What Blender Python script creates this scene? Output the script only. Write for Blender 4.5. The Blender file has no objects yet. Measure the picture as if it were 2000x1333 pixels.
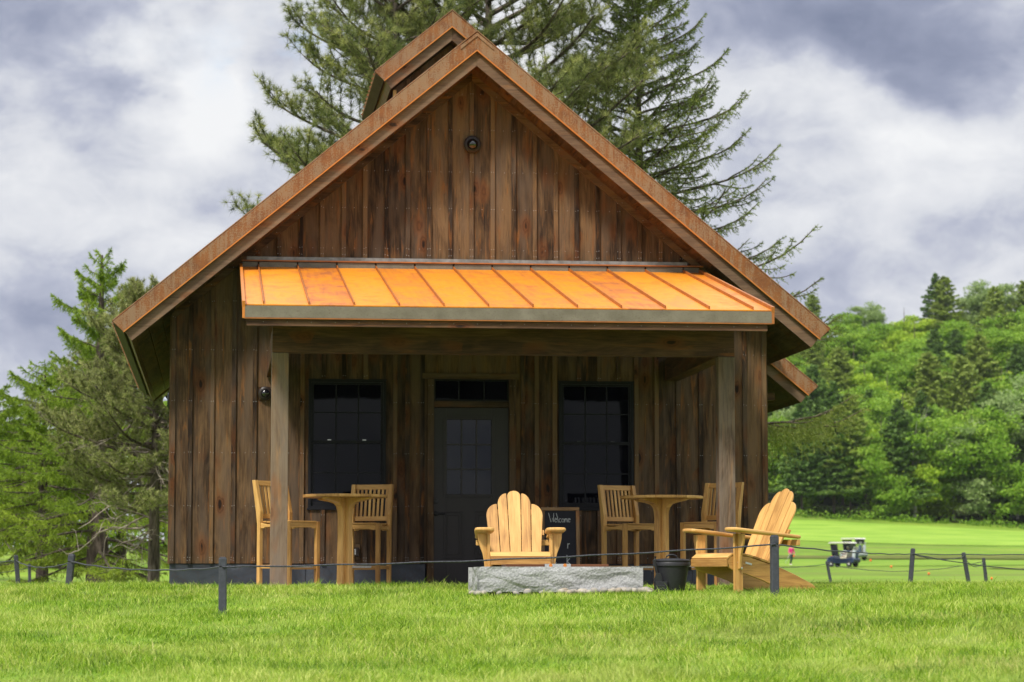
import bpy, math, random
import numpy as np
from mathutils import Vector, Matrix, Euler
R=math.radians; PI=math.pi
scene=bpy.context.scene; COL=scene.collection

# ---------------------------------------------------------------- camera
EYE=(-3.034,-31.738,0.023); YAW=0.1108; PITCH=0.0931; FPX=5122.4
cam=bpy.data.cameras.new('camera'); co=bpy.data.objects.new('camera',cam); COL.objects.link(co)
co.location=EYE; co.rotation_euler=(PI/2+PITCH,0,-YAW)
cam.sensor_width=36; cam.lens=36*FPX/2000; cam.clip_start=.5; cam.clip_end=3000
cam.dof.use_dof=True; cam.dof.focus_distance=25.5; cam.dof.aperture_fstop=4.2
scene.camera=co
# ---------------------------------------------------------------- light
SUN_EL=50; SUN_AZ=-38      # azimuth of the light seen from the cabin: in front, to the left
EXPO=0.80
scene.view_settings.view_transform='Standard'; scene.view_settings.look='None'
scene.view_settings.exposure=EXPO; scene.view_settings.gamma=1
sd=bpy.data.lights.new('sun','SUN'); sd.energy=2.45; sd.angle=R(9); sd.color=(1,.95,.87)
so=bpy.data.objects.new('sun',sd); COL.objects.link(so)
a=R(SUN_AZ); e=R(SUN_EL)
sdir=Vector((math.sin(a)*math.cos(e),-math.cos(a)*math.cos(e),math.sin(e)))  # towards the sun
so.rotation_euler=sdir.to_track_quat('Z','Y').to_euler()

class NT:
    def __init__(s,tree): s.t=tree; s.n=tree.nodes; s.l=tree.links
    def N(s,typ,**k):
        n=s.n.new(typ)
        for a,b in k.items():
            if a.startswith('i_'): n.inputs[int(a[2:])].default_value=b
            elif a=='ins':
                for kk,v in b.items():
                    s.put(n.inputs[kk],v)
            else: setattr(n,a,b)
        return n
    def put(s,sock,v):
        if isinstance(v,bpy.types.NodeSocket): s.l.new(v,sock)
        elif isinstance(v,bpy.types.Node): s.l.new(v.outputs[0],sock)
        else: sock.default_value=v
    def m(s,op,a,b=0.,c=0.,clamp=False):
        n=s.n.new('ShaderNodeMath'); n.operation=op; n.use_clamp=clamp
        s.put(n.inputs[0],a); s.put(n.inputs[1],b); s.put(n.inputs[2],c); return n.outputs[0]
    def noise(s,vec,scale,detail=3,rough=.55,dist=0,dim='3D'):
        n=s.n.new('ShaderNodeTexNoise'); n.noise_dimensions=dim
        if vec is not None: s.put(n.inputs['Vector'],vec)
        n.inputs['Scale'].default_value=scale; n.inputs['Detail'].default_value=detail
        n.inputs['Roughness'].default_value=rough; n.inputs['Distortion'].default_value=dist
        return n.outputs[0]
    def vmul(s,vec,f,add=(0,0,0)):
        n=s.n.new('ShaderNodeVectorMath'); n.operation='MULTIPLY_ADD'
        s.put(n.inputs[0],vec); s.put(n.inputs[1],f); s.put(n.inputs[2],add); return n.outputs[0]
    def ramp(s,f,stops,interp='LINEAR'):
        n=s.n.new('ShaderNodeValToRGB'); n.color_ramp.interpolation=interp
        el=n.color_ramp.elements
        while len(el)<len(stops): el.new(.5)
        for i,(p,c) in enumerate(stops):
            el[i].position=p; el[i].color=(c[0],c[1],c[2],1) if not isinstance(c,(int,float)) else (c,c,c,1)
        s.put(n.inputs[0],f); return n.outputs[0]
    def mix(s,f,a,b,mode='MIX'):
        n=s.n.new('ShaderNodeMix'); n.data_type='RGBA'; n.blend_type=mode
        def c(v): return (v[0],v[1],v[2],1) if isinstance(v,tuple) and len(v)==3 else v
        s.put(n.inputs[0],f); s.put(n.inputs[6],c(a)); s.put(n.inputs[7],c(b)); return n.outputs[2]

w=bpy.data.worlds.new('World'); scene.world=w; w.use_nodes=True
T=NT(w.node_tree); T.n.clear()
out=T.N('ShaderNodeOutputWorld')
sky=T.N('ShaderNodeTexSky',sky_type='NISHITA',sun_disc=False); sky.sun_elevation=e; sky.sun_rotation=R(180)+a
tc=T.N('ShaderNodeTexCoord'); sep=T.N('ShaderNodeSeparateXYZ'); T.put(sep.inputs[0],tc.outputs['Generated'])
u=T.m('ARCTAN2',sep.outputs[0],sep.outputs[1]); v=T.m('ARCSINE',sep.outputs[2])
U=T.m('MULTIPLY_ADD',T.m('SUBTRACT',u,YAW),5.122,1.0)      # thousandths of a degree-like units across the sky
V=T.m('MULTIPLY_ADD',T.m('SUBTRACT',v,PITCH),-5.122,.6665)
cb=T.N('ShaderNodeCombineXYZ'); T.put(cb.inputs[0],U); T.put(cb.inputs[1],V)
UV=cb.outputs[0]
def warp(seed):
    return T.noise(T.vmul(UV,(1,1.25,1),(seed,seed*2,0)),1.8,6,.52)
w1=warp(3.1); w2=warp(9.7)
Uw=T.m('ADD',U,T.m('MULTIPLY',T.m('SUBTRACT',w1,.5),.75)); Vw=T.m('ADD',V,T.m('MULTIPLY',T.m('SUBTRACT',w2,.5),.6))
base=T.m('MULTIPLY_ADD',T.noise(T.vmul(UV,(1,1.7,1),(5,2,0)),1.9,5,.52),.85,.19)
base=T.m('MULTIPLY_ADD',T.m('SUBTRACT',T.noise(T.vmul(UV,(1,1.5,1),(8,4,0)),6.5,7,.62,.4),.5),.50,base)
val=base
for (bx,by,rx,ry,am) in [(.08,.09,.25,.13,-.46),(.36,.15,.13,.16,.52),(.60,.10,.10,.10,.12),(.10,.42,.25,.10,-.10),(.38,.33,.10,.08,.10),
        (.05,.60,.22,.12,-.22),(.0,.27,.12,.05,.05),(1.75,.04,.42,.085,-.42),(1.45,.17,.13,.07,.10),(1.80,.21,.22,.09,.12),(1.63,.27,.1,.05,-.06),
        (1.72,.35,.20,.07,.08),(1.55,.42,.15,.05,.05),(1.80,.47,.25,.06,-.05),(.95,.05,.12,.1,.15)]:
    dx=T.m('DIVIDE',T.m('SUBTRACT',Uw,bx),rx); dy=T.m('DIVIDE',T.m('SUBTRACT',Vw,by),ry)
    d=T.m('ADD',T.m('MULTIPLY',dx,dx),T.m('MULTIPLY',dy,dy))
    g=T.m('POWER',2.718,T.m('MULTIPLY',d,-1.)); val=T.m('MULTIPLY_ADD',g,am,val)
CL=2**-EXPO
ccol=T.ramp(val,[(.0,(.20,.235,.345)),(.28,(.32,.355,.475)),(.46,(.49,.52,.63)),(.61,(.71,.73,.785)),(.84,(.91,.92,.935))])
bgc=T.N('ShaderNodeBackground'); T.put(bgc.inputs[0],ccol); T.put(bgc.inputs[1],T.m('MULTIPLY',T.m('MULTIPLY_ADD',T.m('MAXIMUM',T.m('SUBTRACT',sep.outputs[2],.22),0.),1.7,1.0),CL))  # an overcast sky is brightest overhead
bgs=T.N('ShaderNodeBackground'); T.put(bgs.inputs[0],sky.outputs[0]); bgs.inputs[1].default_value=.10
hx_=T.m('DIVIDE',T.m('SUBTRACT',Uw,.50),.13); hy_=T.m('DIVIDE',T.m('SUBTRACT',Vw,.075),.07)
hole=T.m('MULTIPLY',T.m('POWER',2.718,T.m('MULTIPLY',T.m('ADD',T.m('MULTIPLY',hx_,hx_),T.m('MULTIPLY',hy_,hy_)),-1.)),T.ramp(T.noise(T.vmul(UV,(1,1.3,1),(1.7,8.2,0)),7.,6,.6),[(.42,.0),(.62,.75)]))
ms=T.N('ShaderNodeMixShader'); T.put(ms.inputs[0],hole); T.put(ms.inputs[1],bgc.outputs[0]); T.put(ms.inputs[2],bgs.outputs[0])
T.l.new(ms.outputs[0],out.inputs[0])

# ---------------------------------------------------------------- materials
MATS={}
def new_mat(name,fn,rough=.6,spec=.5,metal=0.,bump=.0,bdist=.01,trans=0.):
    """fn(T) -> (color, bumpheight or None, rough or None)"""
    m=bpy.data.materials.new(name); m.use_nodes=True; T=NT(m.node_tree); T.n.clear()
    o=T.N('ShaderNodeOutputMaterial'); p=T.N('ShaderNodeBsdfPrincipled')
    r=fn(T); col,bh,rg=(list(r)+[None,None])[:3] if isinstance(r,(list,tuple)) and not isinstance(r[0],(int,float)) else (r,None,None)
    if isinstance(col,tuple): col=(col[0],col[1],col[2],1)
    T.put(p.inputs['Base Color'],col); p.inputs['Roughness'].default_value=rough; p.inputs['Metallic'].default_value=metal
    p.inputs['Specular IOR Level'].default_value=spec
    if rg is not None: T.put(p.inputs['Roughness'],rg)
    if bh is not None and bump>0:
        b=T.N('ShaderNodeBump'); b.inputs['Strength'].default_value=bump; b.inputs['Distance'].default_value=bdist
        T.put(b.inputs['Height'],bh); T.put(p.inputs['Normal'],b.outputs[0])
    if trans>0:
        tr=T.N('ShaderNodeBsdfTranslucent'); T.put(tr.inputs[0],col); mx=T.N('ShaderNodeMixShader'); mx.inputs[0].default_value=trans
        T.l.new(p.outputs[0],mx.inputs[1]); T.l.new(tr.outputs[0],mx.inputs[2]); T.l.new(mx.outputs[0],o.inputs[0])
    else: T.l.new(p.outputs[0],o.inputs[0])
    MATS[name]=m; return m
def tone(T): 
    n=T.N('ShaderNodeAttribute',attribute_name='tone'); return n.outputs['Fac']
def uv(T): return T.N('ShaderNodeTexCoord').outputs['UV']
def obj(T): return T.N('ShaderNodeTexCoord').outputs['Object']

def wood(dark,mid,light,orange=.5,knots=True,grey=None,sat=1.):
    def f(T):
        U=uv(T); t=tone(T)
        gr=T.noise(T.vmul(U,(1.3,26,1)),2.2,6,.62,.6)
        fine=T.noise(T.vmul(U,(5,170,1)),1,3,.6)
        broad=T.noise(T.vmul(U,(.9,3.6,1)),1.6,5,.62,1.2)
        x=T.m('ADD',T.m('MULTIPLY_ADD',gr,.60,-.17),T.m('ADD',T.m('MULTIPLY',broad,.74),T.m('MULTIPLY',T.m('SUBTRACT',t,.5),.26)))
        x=T.m('ADD',x,T.m('MULTIPLY',T.m('SUBTRACT',fine,.5),.22))
        c=T.ramp(x,[(.30,dark),(.5,mid),(.70,light)])
        if orange>0:
            o=T.ramp(T.noise(T.vmul(U,(.7,7,1),(3,7,0)),1.9,5,.65,.8),[(.56,0.),(.72,orange)])
            c=T.mix(o,c,(mid[0]*3.2,mid[1]*2.2,mid[2]*1.0))
        if grey: c=T.mix(T.ramp(T.noise(T.vmul(U,(.6,4,1),(9,1,0)),1.5,4),[(.45,0.),(.65,.7)]),c,grey)
        h=x
        if knots:
            vo=T.N('ShaderNodeTexVoronoi',feature='F1'); vo.inputs['Scale'].default_value=1; T.put(vo.inputs['Vector'],T.vmul(U,(2.0,4.3,1)))
            wv=T.noise(T.vmul(U,(5,22,1)),1,3)
            d=T.m('ADD',vo.outputs['Distance'],T.m('MULTIPLY',T.m('SUBTRACT',wv,.5),.26))
            sc=T.N('ShaderNodeSeparateColor'); T.put(sc.inputs[0],vo.outputs['Color'])
            on=T.m('GREATER_THAN',sc.outputs[0],.35)
            halo=T.m('MULTIPLY',T.ramp(d,[(.08,.85),(.42,0.)]),on)
            c=T.mix(halo,c,(mid[0]*1.9,mid[1]*1.15,mid[2]*.6))
            kn=T.m('MULTIPLY',T.ramp(d,[(.075,.95),(.145,0.)]),on)
            c=T.mix(kn,c,(dark[0]*.45,dark[1]*.35,dark[2]*.3))
            ring=T.m('MULTIPLY',T.ramp(d,[(.13,0.),(.17,.45),(.22,0.)]),on)
            c=T.mix(ring,c,(dark[0]*.6,dark[1]*.5,dark[2]*.5))
        return c,h,None
    return f
siding=new_mat('stained_siding',wood((.015,.0075,.0037),(.078,.0425,.0185),(.166,.097,.045),.95,True,(.115,.078,.052)),rough=.7,spec=.22,bump=.3,bdist=.004)
beamw=new_mat('stained_beam',wood((.032,.014,.008),(.090,.043,.021),(.15,.078,.040),.5),rough=.7,spec=.3,bump=.3,bdist=.004)
postw=new_mat('weathered_post',wood((.06,.038,.024),(.14,.095,.063),(.21,.15,.10),.40,True,(.18,.145,.115)),rough=.8,spec=.2,bump=.5,bdist=.004)
fasciaw=new_mat('fascia_wood',wood((.075,.041,.023),(.135,.080,.046),(.19,.122,.075),.25,True),rough=.7,spec=.3,bump=.25,bdist=.003)
teak=new_mat('teak',wood((.32,.155,.040),(.52,.282,.080),(.67,.395,.125),0,False),rough=.5,spec=.4,bump=.12,bdist=.002)
cleanw=new_mat('fresh_pine',wood((.45,.25,.08),(.6,.36,.13),(.7,.45,.2),0,False),rough=.6)
def rust(base,dark,light,lich=.5,runs=True):
    def f(T):
        U=uv(T); 
        n1=T.noise(U,5,8,.7,.3); n2=T.noise(U,90,3,.6)
        c=T.ramp(n1,[(.3,dark),(.55,base),(.75,(base[0]*1.2,base[1]*1.25,base[2]*1.2))])
        st=T.noise(T.vmul(obj(T),(22,22,2.2)),1,4,.6,.5)
        big=T.noise(U,2.2,3,.6)
        sp=T.noise(U,60,4,.8)
        m=T.m('ADD',T.m('MULTIPLY',T.m('SUBTRACT',sp,.5),3.4),T.m('MULTIPLY_ADD',T.m('SUBTRACT',st,.5),1.8,T.m('MULTIPLY_ADD',T.m('SUBTRACT',big,.5),1.6,.10)))
        l=T.ramp(m,[(.0,0.),(.16,lich)])
        c=T.mix(l,c,light)
        c=T.mix(T.m('MULTIPLY',n2,.3),c,(dark[0]*.6,dark[1]*.6,dark[2]*.6))
        return c,n2,None
    return f
rustband=new_mat('rusted_rake_metal',rust((.225,.070,.005),(.12,.034,.004),(.27,.18,.10),.72),rough=.62,bump=.2,bdist=.002)
def orange_fn(T):
    U=uv(T); t=tone(T)
    n=T.noise(T.vmul(U,(1.2,2.2,1)),1.6,7,.66,.6); st=T.noise(T.vmul(U,(.7,14,1)),1.5,5,.6)
    f=T.noise(U,60,3,.6)
    x=T.m('ADD',T.m('MULTIPLY',n,.6),T.m('ADD',T.m('MULTIPLY',st,.25),T.m('MULTIPLY',T.m('SUBTRACT',t,.5),.22)))
    c=T.ramp(x,[(.26,(.34,.095,.022)),(.38,(.60,.190,.014)),(.50,(.74,.262,.009)),(.64,(.62,.21,.03))])
    c=T.mix(T.m('MULTIPLY',T.ramp(f,[(.5,0.),(.8,.5)]),.5),c,(.40,.15,.05))
    sp=T.N('ShaderNodeTexVoronoi'); T.put(sp.inputs['Vector'],U); sp.inputs['Scale'].default_value=5
    c=T.mix(T.ramp(sp.outputs['Distance'],[(.02,.6),(.045,0.)]),c,(.25,.16,.09))
    h=T.noise(T.vmul(U,(1,1,1),(4,4,0)),2.2,2,.5)
    return c,h,T.ramp(n,[(.35,.62),(.6,.42)])
orangem=new_mat('orange_steel',orange_fn,rough=.5,spec=.5,bump=.35,bdist=.012)
def seam_fn(T):
    n=T.noise(uv(T),8,5,.6); return T.ramp(n,[(.3,(.25,.075,.012)),(.7,(.42,.14,.022))])
seamm=new_mat('rusty_seam',seam_fn,rough=.55)
lipm=new_mat('bright_rust_lip',lambda T:(.50,.165,.02),rough=.5)
def galv_fn(T):
    U=uv(T); n=T.noise(U,60,4,.75); b=T.noise(U,5,5,.6)
    c=T.ramp(b,[(.3,(.115,.098,.065)),(.7,(.19,.165,.12))])
    return T.mix(T.ramp(n,[(.55,0.),(.68,.85)]),c,(.075,.04,.02)),n,None
galv=new_mat('mottled_steel_trim',galv_fn,rough=.45,spec=.5,bump=.1,bdist=.001)
galvd=new_mat('dark_steel_trim',lambda T:T.ramp(T.noise(uv(T),6,5),[(.3,(.055,.045,.034)),(.7,(.085,.07,.05))]),rough=.75,spec=.1)
zinc=new_mat('grey_flashing',lambda T:T.ramp(T.noise(uv(T),12,4),[(.3,(.16,.15,.14)),(.7,(.30,.29,.28))]),rough=.4,metal=.3)
def found_fn(T):
    n=T.noise(uv(T),2.3,8,.62,1.2); vn=T.noise(uv(T),3.5,5,.6,2.)
    c=T.ramp(n,[(.3,(.018,.022,.03)),(.55,(.045,.052,.066)),(.75,(.09,.10,.12))])
    c=T.mix(T.ramp(T.m('ABSOLUTE',T.m('SUBTRACT',vn,.5)),[(.0,.55),(.02,0.)]),c,(.05,.03,.02))
    return c,n,None
foundm=new_mat('blue_grey_steel_skirt',found_fn,rough=.5,spec=.4,bump=.2,bdist=.01)
blackf=new_mat('black_frame',lambda T:T.ramp(T.noise(uv(T),9,3),[(.3,(.008,.008,.011)),(.7,(.013,.013,.017))]),rough=.45,spec=.2)
doorm=new_mat('dark_bronze_door',lambda T:T.ramp(T.noise(uv(T),4,4),[(.3,(.019,.014,.014)),(.7,(.026,.020,.020))]),rough=.42,spec=.4)
def glassd(name,base,sp):
    def f(T): 
        n=T.noise(obj(T),2.5,2); return base,n,None
    return new_mat(name,f,rough=.04,spec=sp,bump=.05,bdist=.03)
paneM=glassd('dark_window_glass',(.0025,.003,.006),.16)
paneD=glassd('door_glass',(.006,.008,.014),.35)
blackm=new_mat('black_metal',lambda T:T.ramp(T.noise(obj(T),30,3),[(.3,(.010,.010,.012)),(.7,(.018,.018,.02))]),rough=.42,spec=.5)
bronzem=new_mat('bronze_lamp_metal',lambda T:T.ramp(T.noise(obj(T),40,3),[(.3,(.016,.010,.008)),(.7,(.032,.020,.016))]),rough=.4,spec=.35)
domem=new_mat('dark_dome_glass',lambda T:(.008,.008,.010),rough=.05,spec=.9)
chromem=new_mat('mirror_dome',lambda T:(.65,.68,.72),rough=.06,metal=1.)
steelm=new_mat('stainless_strip',lambda T:T.ramp(T.noise(obj(T),50,3),[(.3,(.5,.5,.5)),(.7,(.7,.7,.7))]),rough=.3,metal=.8)
nailm=new_mat('bright_nail_heads',lambda T:(.42,.42,.42),rough=.5,metal=.2)
plastm=new_mat('charcoal_bucket',lambda T:T.ramp(T.noise(obj(T),60,4),[(.3,(.014,.014,.017)),(.7,(.023,.023,.028))]),rough=.5,spec=.45,bump=0)
polem=new_mat('charcoal_post_plastic',lambda T:(T.ramp(T.noise(obj(T),25,4),[(.3,(.030,.032,.042)),(.7,(.055,.058,.075))]),T.noise(obj(T),120,2),None),rough=.55,bump=.1,bdist=.001)
ropem=new_mat('dark_rope',lambda T:(T.ramp(T.noise(T.vmul(uv(T),(60,8,1)),1,3),[(.35,(.012,.012,.016)),(.65,(.075,.078,.095))]),T.noise(T.vmul(uv(T),(60,8,1)),1,2),None),rough=.8,bump=.6,bdist=.004)
chalkb=new_mat('chalkboard_slate',lambda T:T.ramp(T.noise(obj(T),9,5),[(.3,(.010,.010,.018)),(.7,(.017,.017,.028))]),rough=.7)
chalkm=new_mat('white_chalk',lambda T:(.75,.78,.78),rough=.9)
framew=new_mat('chalkboard_oak',wood((.16,.08,.03),(.30,.17,.07),(.45,.27,.12),.25,True),rough=.55,bump=.1,bdist=.002)
def gran_fn(T):
    o=obj(T); a=T.noise(o,110,4,.8); b=T.noise(o,3,5,.6); c2=T.noise(o,45,3,.7)
    c=T.ramp(a,[(.32,(.07,.07,.075)),(.45,(.27,.27,.27)),(.58,(.44,.44,.44)),(.7,(.62,.62,.60))])
    c=T.mix(.5,c,T.ramp(c2,[(.3,(.16,.16,.165)),(.7,(.52,.52,.51))]))
    c=T.mix(T.ramp(b,[(.4,0.),(.7,.30)]),c,(.20,.20,.20))
    return c,a,None
granite=new_mat('grey_granite',gran_fn,rough=.8,spec=.3,bump=.6,bdist=.006)
pebm=new_mat('river_pebble',lambda T:(T.mix(T.m('MULTIPLY',T.noise(obj(T),25,4),.6),T.ramp(T.N('ShaderNodeObjectInfo').outputs['Random'],[(0,(.30,.24,.17)),(.35,(.42,.38,.31)),(.7,(.24,.23,.22)),(1.,(.50,.44,.34))]),(.2,.16,.11))),rough=.7)
barkg=new_mat('grey_brown_bark',lambda T:(T.ramp(T.noise(T.vmul(obj(T),(9,9,2)),1.6,5,.7),[(.35,(.035,.027,.021)),(.65,(.16,.13,.105))]),T.noise(T.vmul(obj(T),(9,9,2)),1.6,4),None),rough=.9,spec=.1,bump=.8,bdist=.03)
barkd=new_mat('dead_twig_bark',lambda T:T.ramp(T.noise(obj(T),6,4),[(.35,(.17,.13,.11)),(.65,(.40,.34,.29))]),rough=.9,spec=.1)
birch=new_mat('pale_bark',lambda T:T.ramp(T.noise(T.vmul(obj(T),(3,3,9)),1,3),[(.35,(.22,.20,.17)),(.6,(.5,.47,.42))]),rough=.9,spec=.1)
def foliage(name,a,b,c,tr=.35,big=.25):
    def f(T):
        t=tone(T); n=T.noise(obj(T),big*4,3)
        x=T.m('ADD',T.m('MULTIPLY',t,.7),T.m('MULTIPLY',n,.35)); return T.ramp(x,[(.15,a),(.5,b),(.85,c)])
    return new_mat(name,f,rough=.6,spec=.25,trans=tr)
pineF=foliage('pine_needles',(.06,.085,.03),(.19,.225,.065),(.42,.43,.14),.25)
redpF=foliage('old_pine_needles',(.12,.13,.045),(.25,.275,.09),(.42,.43,.16),.25)
sprF=foliage('spruce_needles',(.05,.08,.02),(.14,.19,.035),(.28,.32,.07),.25)
lspF=foliage('light_spruce_needles',(.07,.13,.014),(.21,.32,.025),(.37,.48,.05),.28)
decA=foliage('bright_leaves',(.16,.26,.015),(.33,.48,.03),(.50,.62,.07),.4)
decB=foliage('deep_green_leaves',(.10,.20,.015),(.21,.37,.028),(.35,.50,.06),.4)
decC=foliage('pale_leaves',(.14,.22,.06),(.25,.35,.11),(.38,.48,.18),.4)
conD=foliage('dark_conifer_needles',(.045,.10,.025),(.12,.21,.04),(.22,.33,.07),.25)
conL=foliage('olive_conifer_needles',(.11,.17,.03),(.25,.33,.055),(.38,.46,.10),.25)
def grassblade(T):
    o=obj(T); t=tone(T)
    p=T.noise(o,.5,5,.65,.6); p2=T.noise(o,3.1,4,.65); p3=T.noise(T.vmul(o,(1,1,1),(31,7,0)),.8,4,.6)
    x=T.m('ADD',T.m('MULTIPLY',t,.85),T.m('ADD',T.m('MULTIPLY',p,1.25),T.m('MULTIPLY_ADD',p2,.7,-.84)))
    c=T.ramp(x,[(.20,(.050,.12,.005)),(.45,(.175,.315,.012)),(.68,(.32,.45,.035)),(.92,(.56,.60,.16))])
    c=T.mix(T.ramp(p3,[(.52,0.),(.66,.45)]),c,(.43,.48,.13))
    s=T.ramp(T.m('ADD',T.m('MULTIPLY',T.noise(T.vmul(o,(1,1,1),(3,17,0)),1.3,4,.6),.7),T.m('MULTIPLY',t,.3)),[(.62,0.),(.72,.6)])
    return T.mix(s,c,(.60,.50,.22))
grassM=new_mat('lawn_blades',grassblade,rough=.45,spec=.25,trans=.28)
def ground_fn(T):
    o=obj(T); p=T.noise(o,.05,5,.6,.5); q=T.noise(o,.9,5,.65); r=T.noise(T.vmul(o,(.25,2.0,1)),.09,4,.6,1.)
    x=T.m('ADD',T.m('MULTIPLY',p,.6),T.m('MULTIPLY',q,.4))
    c=T.ramp(x,[(.34,(.085,.17,.016)),(.5,(.155,.26,.024)),(.64,(.25,.33,.045))])
    c=T.mix(T.ramp(r,[(.48,0.),(.60,.7)]),c,(.15,.17,.04))
    return c,q,None
groundM=new_mat('mown_grass_ground',ground_fn,rough=.9,spec=.1,bump=.5,bdist=.05)
fairM=new_mat('fairway_grass',lambda T:T.ramp(T.noise(T.vmul(obj(T),(1,3,1)),.12,4,.6,.6),[(.35,(.16,.29,.028)),(.65,(.27,.40,.055))]),rough=.9,spec=.1)
stripM=new_mat('first_cut_grass',lambda T:T.ramp(T.noise(T.vmul(obj(T),(1,2.4,1)),.16,5,.65,.6),[(.35,(.12,.23,.02)),(.65,(.22,.32,.04))]),rough=.9,spec=.1)
roughM=new_mat('rough_grass',lambda T:T.ramp(T.noise(obj(T),.35,5,.65,.6),[(.35,(.085,.12,.025)),(.65,(.15,.16,.04))]),rough=.95,spec=.05)
duffM=new_mat('forest_floor',lambda T:T.ramp(T.noise(obj(T),.3,5,.6),[(.35,(.02,.03,.01)),(.65,(.05,.06,.02))]),rough=.95,spec=.05)
mulchM=new_mat('brown_mulch',lambda T:(T.ramp(T.noise(obj(T),9,5,.7),[(.35,(.08,.05,.03)),(.65,(.2,.13,.085))]),T.noise(obj(T),20,4),None),rough=.95,bump=.6,bdist=.04)
patioM=new_mat('patio_gravel',lambda T:(T.ramp(T.noise(obj(T),40,4,.7),[(.35,(.10,.09,.075)),(.65,(.25,.23,.2))]),T.noise(obj(T),60,3),None),rough=.9,bump=.4,bdist=.01)

# ---------------------------------------------------------------- mesh builder
rng=np.random.default_rng(7); random.seed(11)
class MB:
    def __init__(s,seed=None): s.v=[];s.f=[];s.uv=[];s.t=[];s.mi=[]
    def face(s,idx,uvs,t,mi=0):
        s.f.append(tuple(idx)); s.uv+=uvs; s.t.append(t); s.mi.append(mi)
    def prism(s,poly,o,ax,ay,az,depth,t=None,mi=0,long=None):
        """poly: list of (a,b) in the plane ax,ay at o; extruded depth along az. u runs along `long` (0=ax,1=ay)"""
        o=Vector(o);ax=Vector(ax).normalized();ay=Vector(ay).normalized();az=Vector(az).normalized()
        if t is None: t=random.random()
        ou=random.random()*40; ov=random.random()*40
        if long is None:
            xs=[p[0] for p in poly]; ys=[p[1] for p in poly]
            long=0 if max(xs)-min(xs)>max(ys)-min(ys) else 1
        n=len(poly); b=len(s.v)
        for k in (0,depth):
            for p in poly: s.v.append(tuple(o+ax*p[0]+ay*p[1]+az*k))
        def fu(p): return (ou+p[long],ov+p[1-long])
        flip=(ax.cross(ay).dot(az)*depth)>0
        ar=sum(poly[i][0]*poly[(i+1)%n][1]-poly[(i+1)%n][0]*poly[i][1] for i in range(n))
        if ar<0: flip=not flip
        i0=list(range(b,b+n)); i1=list(range(b+n,b+2*n)); us=[fu(p) for p in poly]
        if flip: s.face(i0[::-1],us[::-1],t,mi); s.face(i1,us,t,mi)
        else: s.face(i0,us,t,mi); s.face(i1[::-1],us[::-1],t,mi)
        for i in range(n):
            j=(i+1)%n; pi,pj=poly[i],poly[j]
            dl=abs(pi[long]-pj[long]); dc=abs(pi[1-long]-pj[1-long])
            if dl>=dc: q=[(ou+pi[long],ov+.3),(ou+pj[long],ov+.3),(ou+pj[long],ov+.3+depth),(ou+pi[long],ov+.3+depth)]
            else: q=[(ou,ov+pi[1-long]),(ou,ov+pj[1-long]),(ou+depth*.3,ov+pj[1-long]),(ou+depth*.3,ov+pi[1-long])]
            if dl<1e-6 and dc>1e-6 and abs(depth)>dc and long!=long: pass
            ids=[b+i,b+j,b+n+j,b+n+i]
            if flip: s.face(ids,q,t,mi)
            else: s.face(ids[::-1],q[::-1],t,mi)
    def box(s,x0,x1,y0,y1,z0,z1,t=None,mi=0):
        d=[abs(x1-x0),abs(y1-y0),abs(z1-z0)]
        # the two longest axes form the drawn face so that grain follows the length
        L=max(range(3),key=lambda i:d[i]); 
        order={0:((1,0,0),(0,0,1),(0,1,0)),1:((0,1,0),(0,0,1),(1,0,0)),2:((0,0,1),(1,0,0),(0,1,0))}[L]
        lo=(x0,y0,z0); ix=[max(range(3),key=lambda k:a[k]) for a in order]
        P=[(0,0),(d[ix[0]],0),(d[ix[0]],d[ix[1]]),(0,d[ix[1]])]
        o=(min(x0,x1),min(y0,y1),min(z0,z1))
        s.prism(P,o,order[0],order[1],order[2],d[ix[2]],t,mi,0)
    def beam(s,p0,p1,w,h,up=(0,0,1),t=None,mi=0):
        p0=Vector(p0);p1=Vector(p1);d=p1-p0;L=d.length;d.normalize();sd=d.cross(Vector(up)).normalized();u=sd.cross(d)
        s.prism([(0,-h/2),(L,-h/2),(L,h/2),(0,h/2)],p0-sd*w/2,d,u,sd,w,t,mi,0)
    def tube(s,pts,rad,n=8,t=None,mi=0,cap=True):
        if t is None: t=random.random()
        pts=[Vector(p) for p in pts]
        if not hasattr(rad,'__len__'): rad=[rad]*len(pts)
        b=len(s.v); up=Vector((0,0,1)); L=0; Ls=[]; ou=random.random()*20
        for i,p in enumerate(pts):
            d=(pts[min(i+1,len(pts)-1)]-pts[max(i-1,0)])
            d=d.normalized() if d.length>1e-9 else Vector((0,0,1))
            a=d.cross(up if abs(d.z)<.95 else Vector((1,0,0))).normalized(); c=d.cross(a)
            if i: L+=(p-pts[i-1]).length
            Ls.append(L)
            for k in range(n):
                an=2*PI*k/n; s.v.append(tuple(p+(a*math.cos(an)+c*math.sin(an))*rad[i]))
        for i in range(len(pts)-1):
            for k in range(n):
                k2=(k+1)%n
                s.face([b+i*n+k,b+(i+1)*n+k,b+(i+1)*n+k2,b+i*n+k2],[(ou+Ls[i],k/n*.3),(ou+Ls[i+1],k/n*.3),(ou+Ls[i+1],(k+1)/n*.3),(ou+Ls[i],(k+1)/n*.3)],t,mi)
        if cap:
            for i,rv in ((0,0),(len(pts)-1,1)):
                ids=[b+i*n+k for k in range(n)]
                if rv: ids=ids[::-1]
                s.face(ids,[(0,0)]*n,t,mi)
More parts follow.
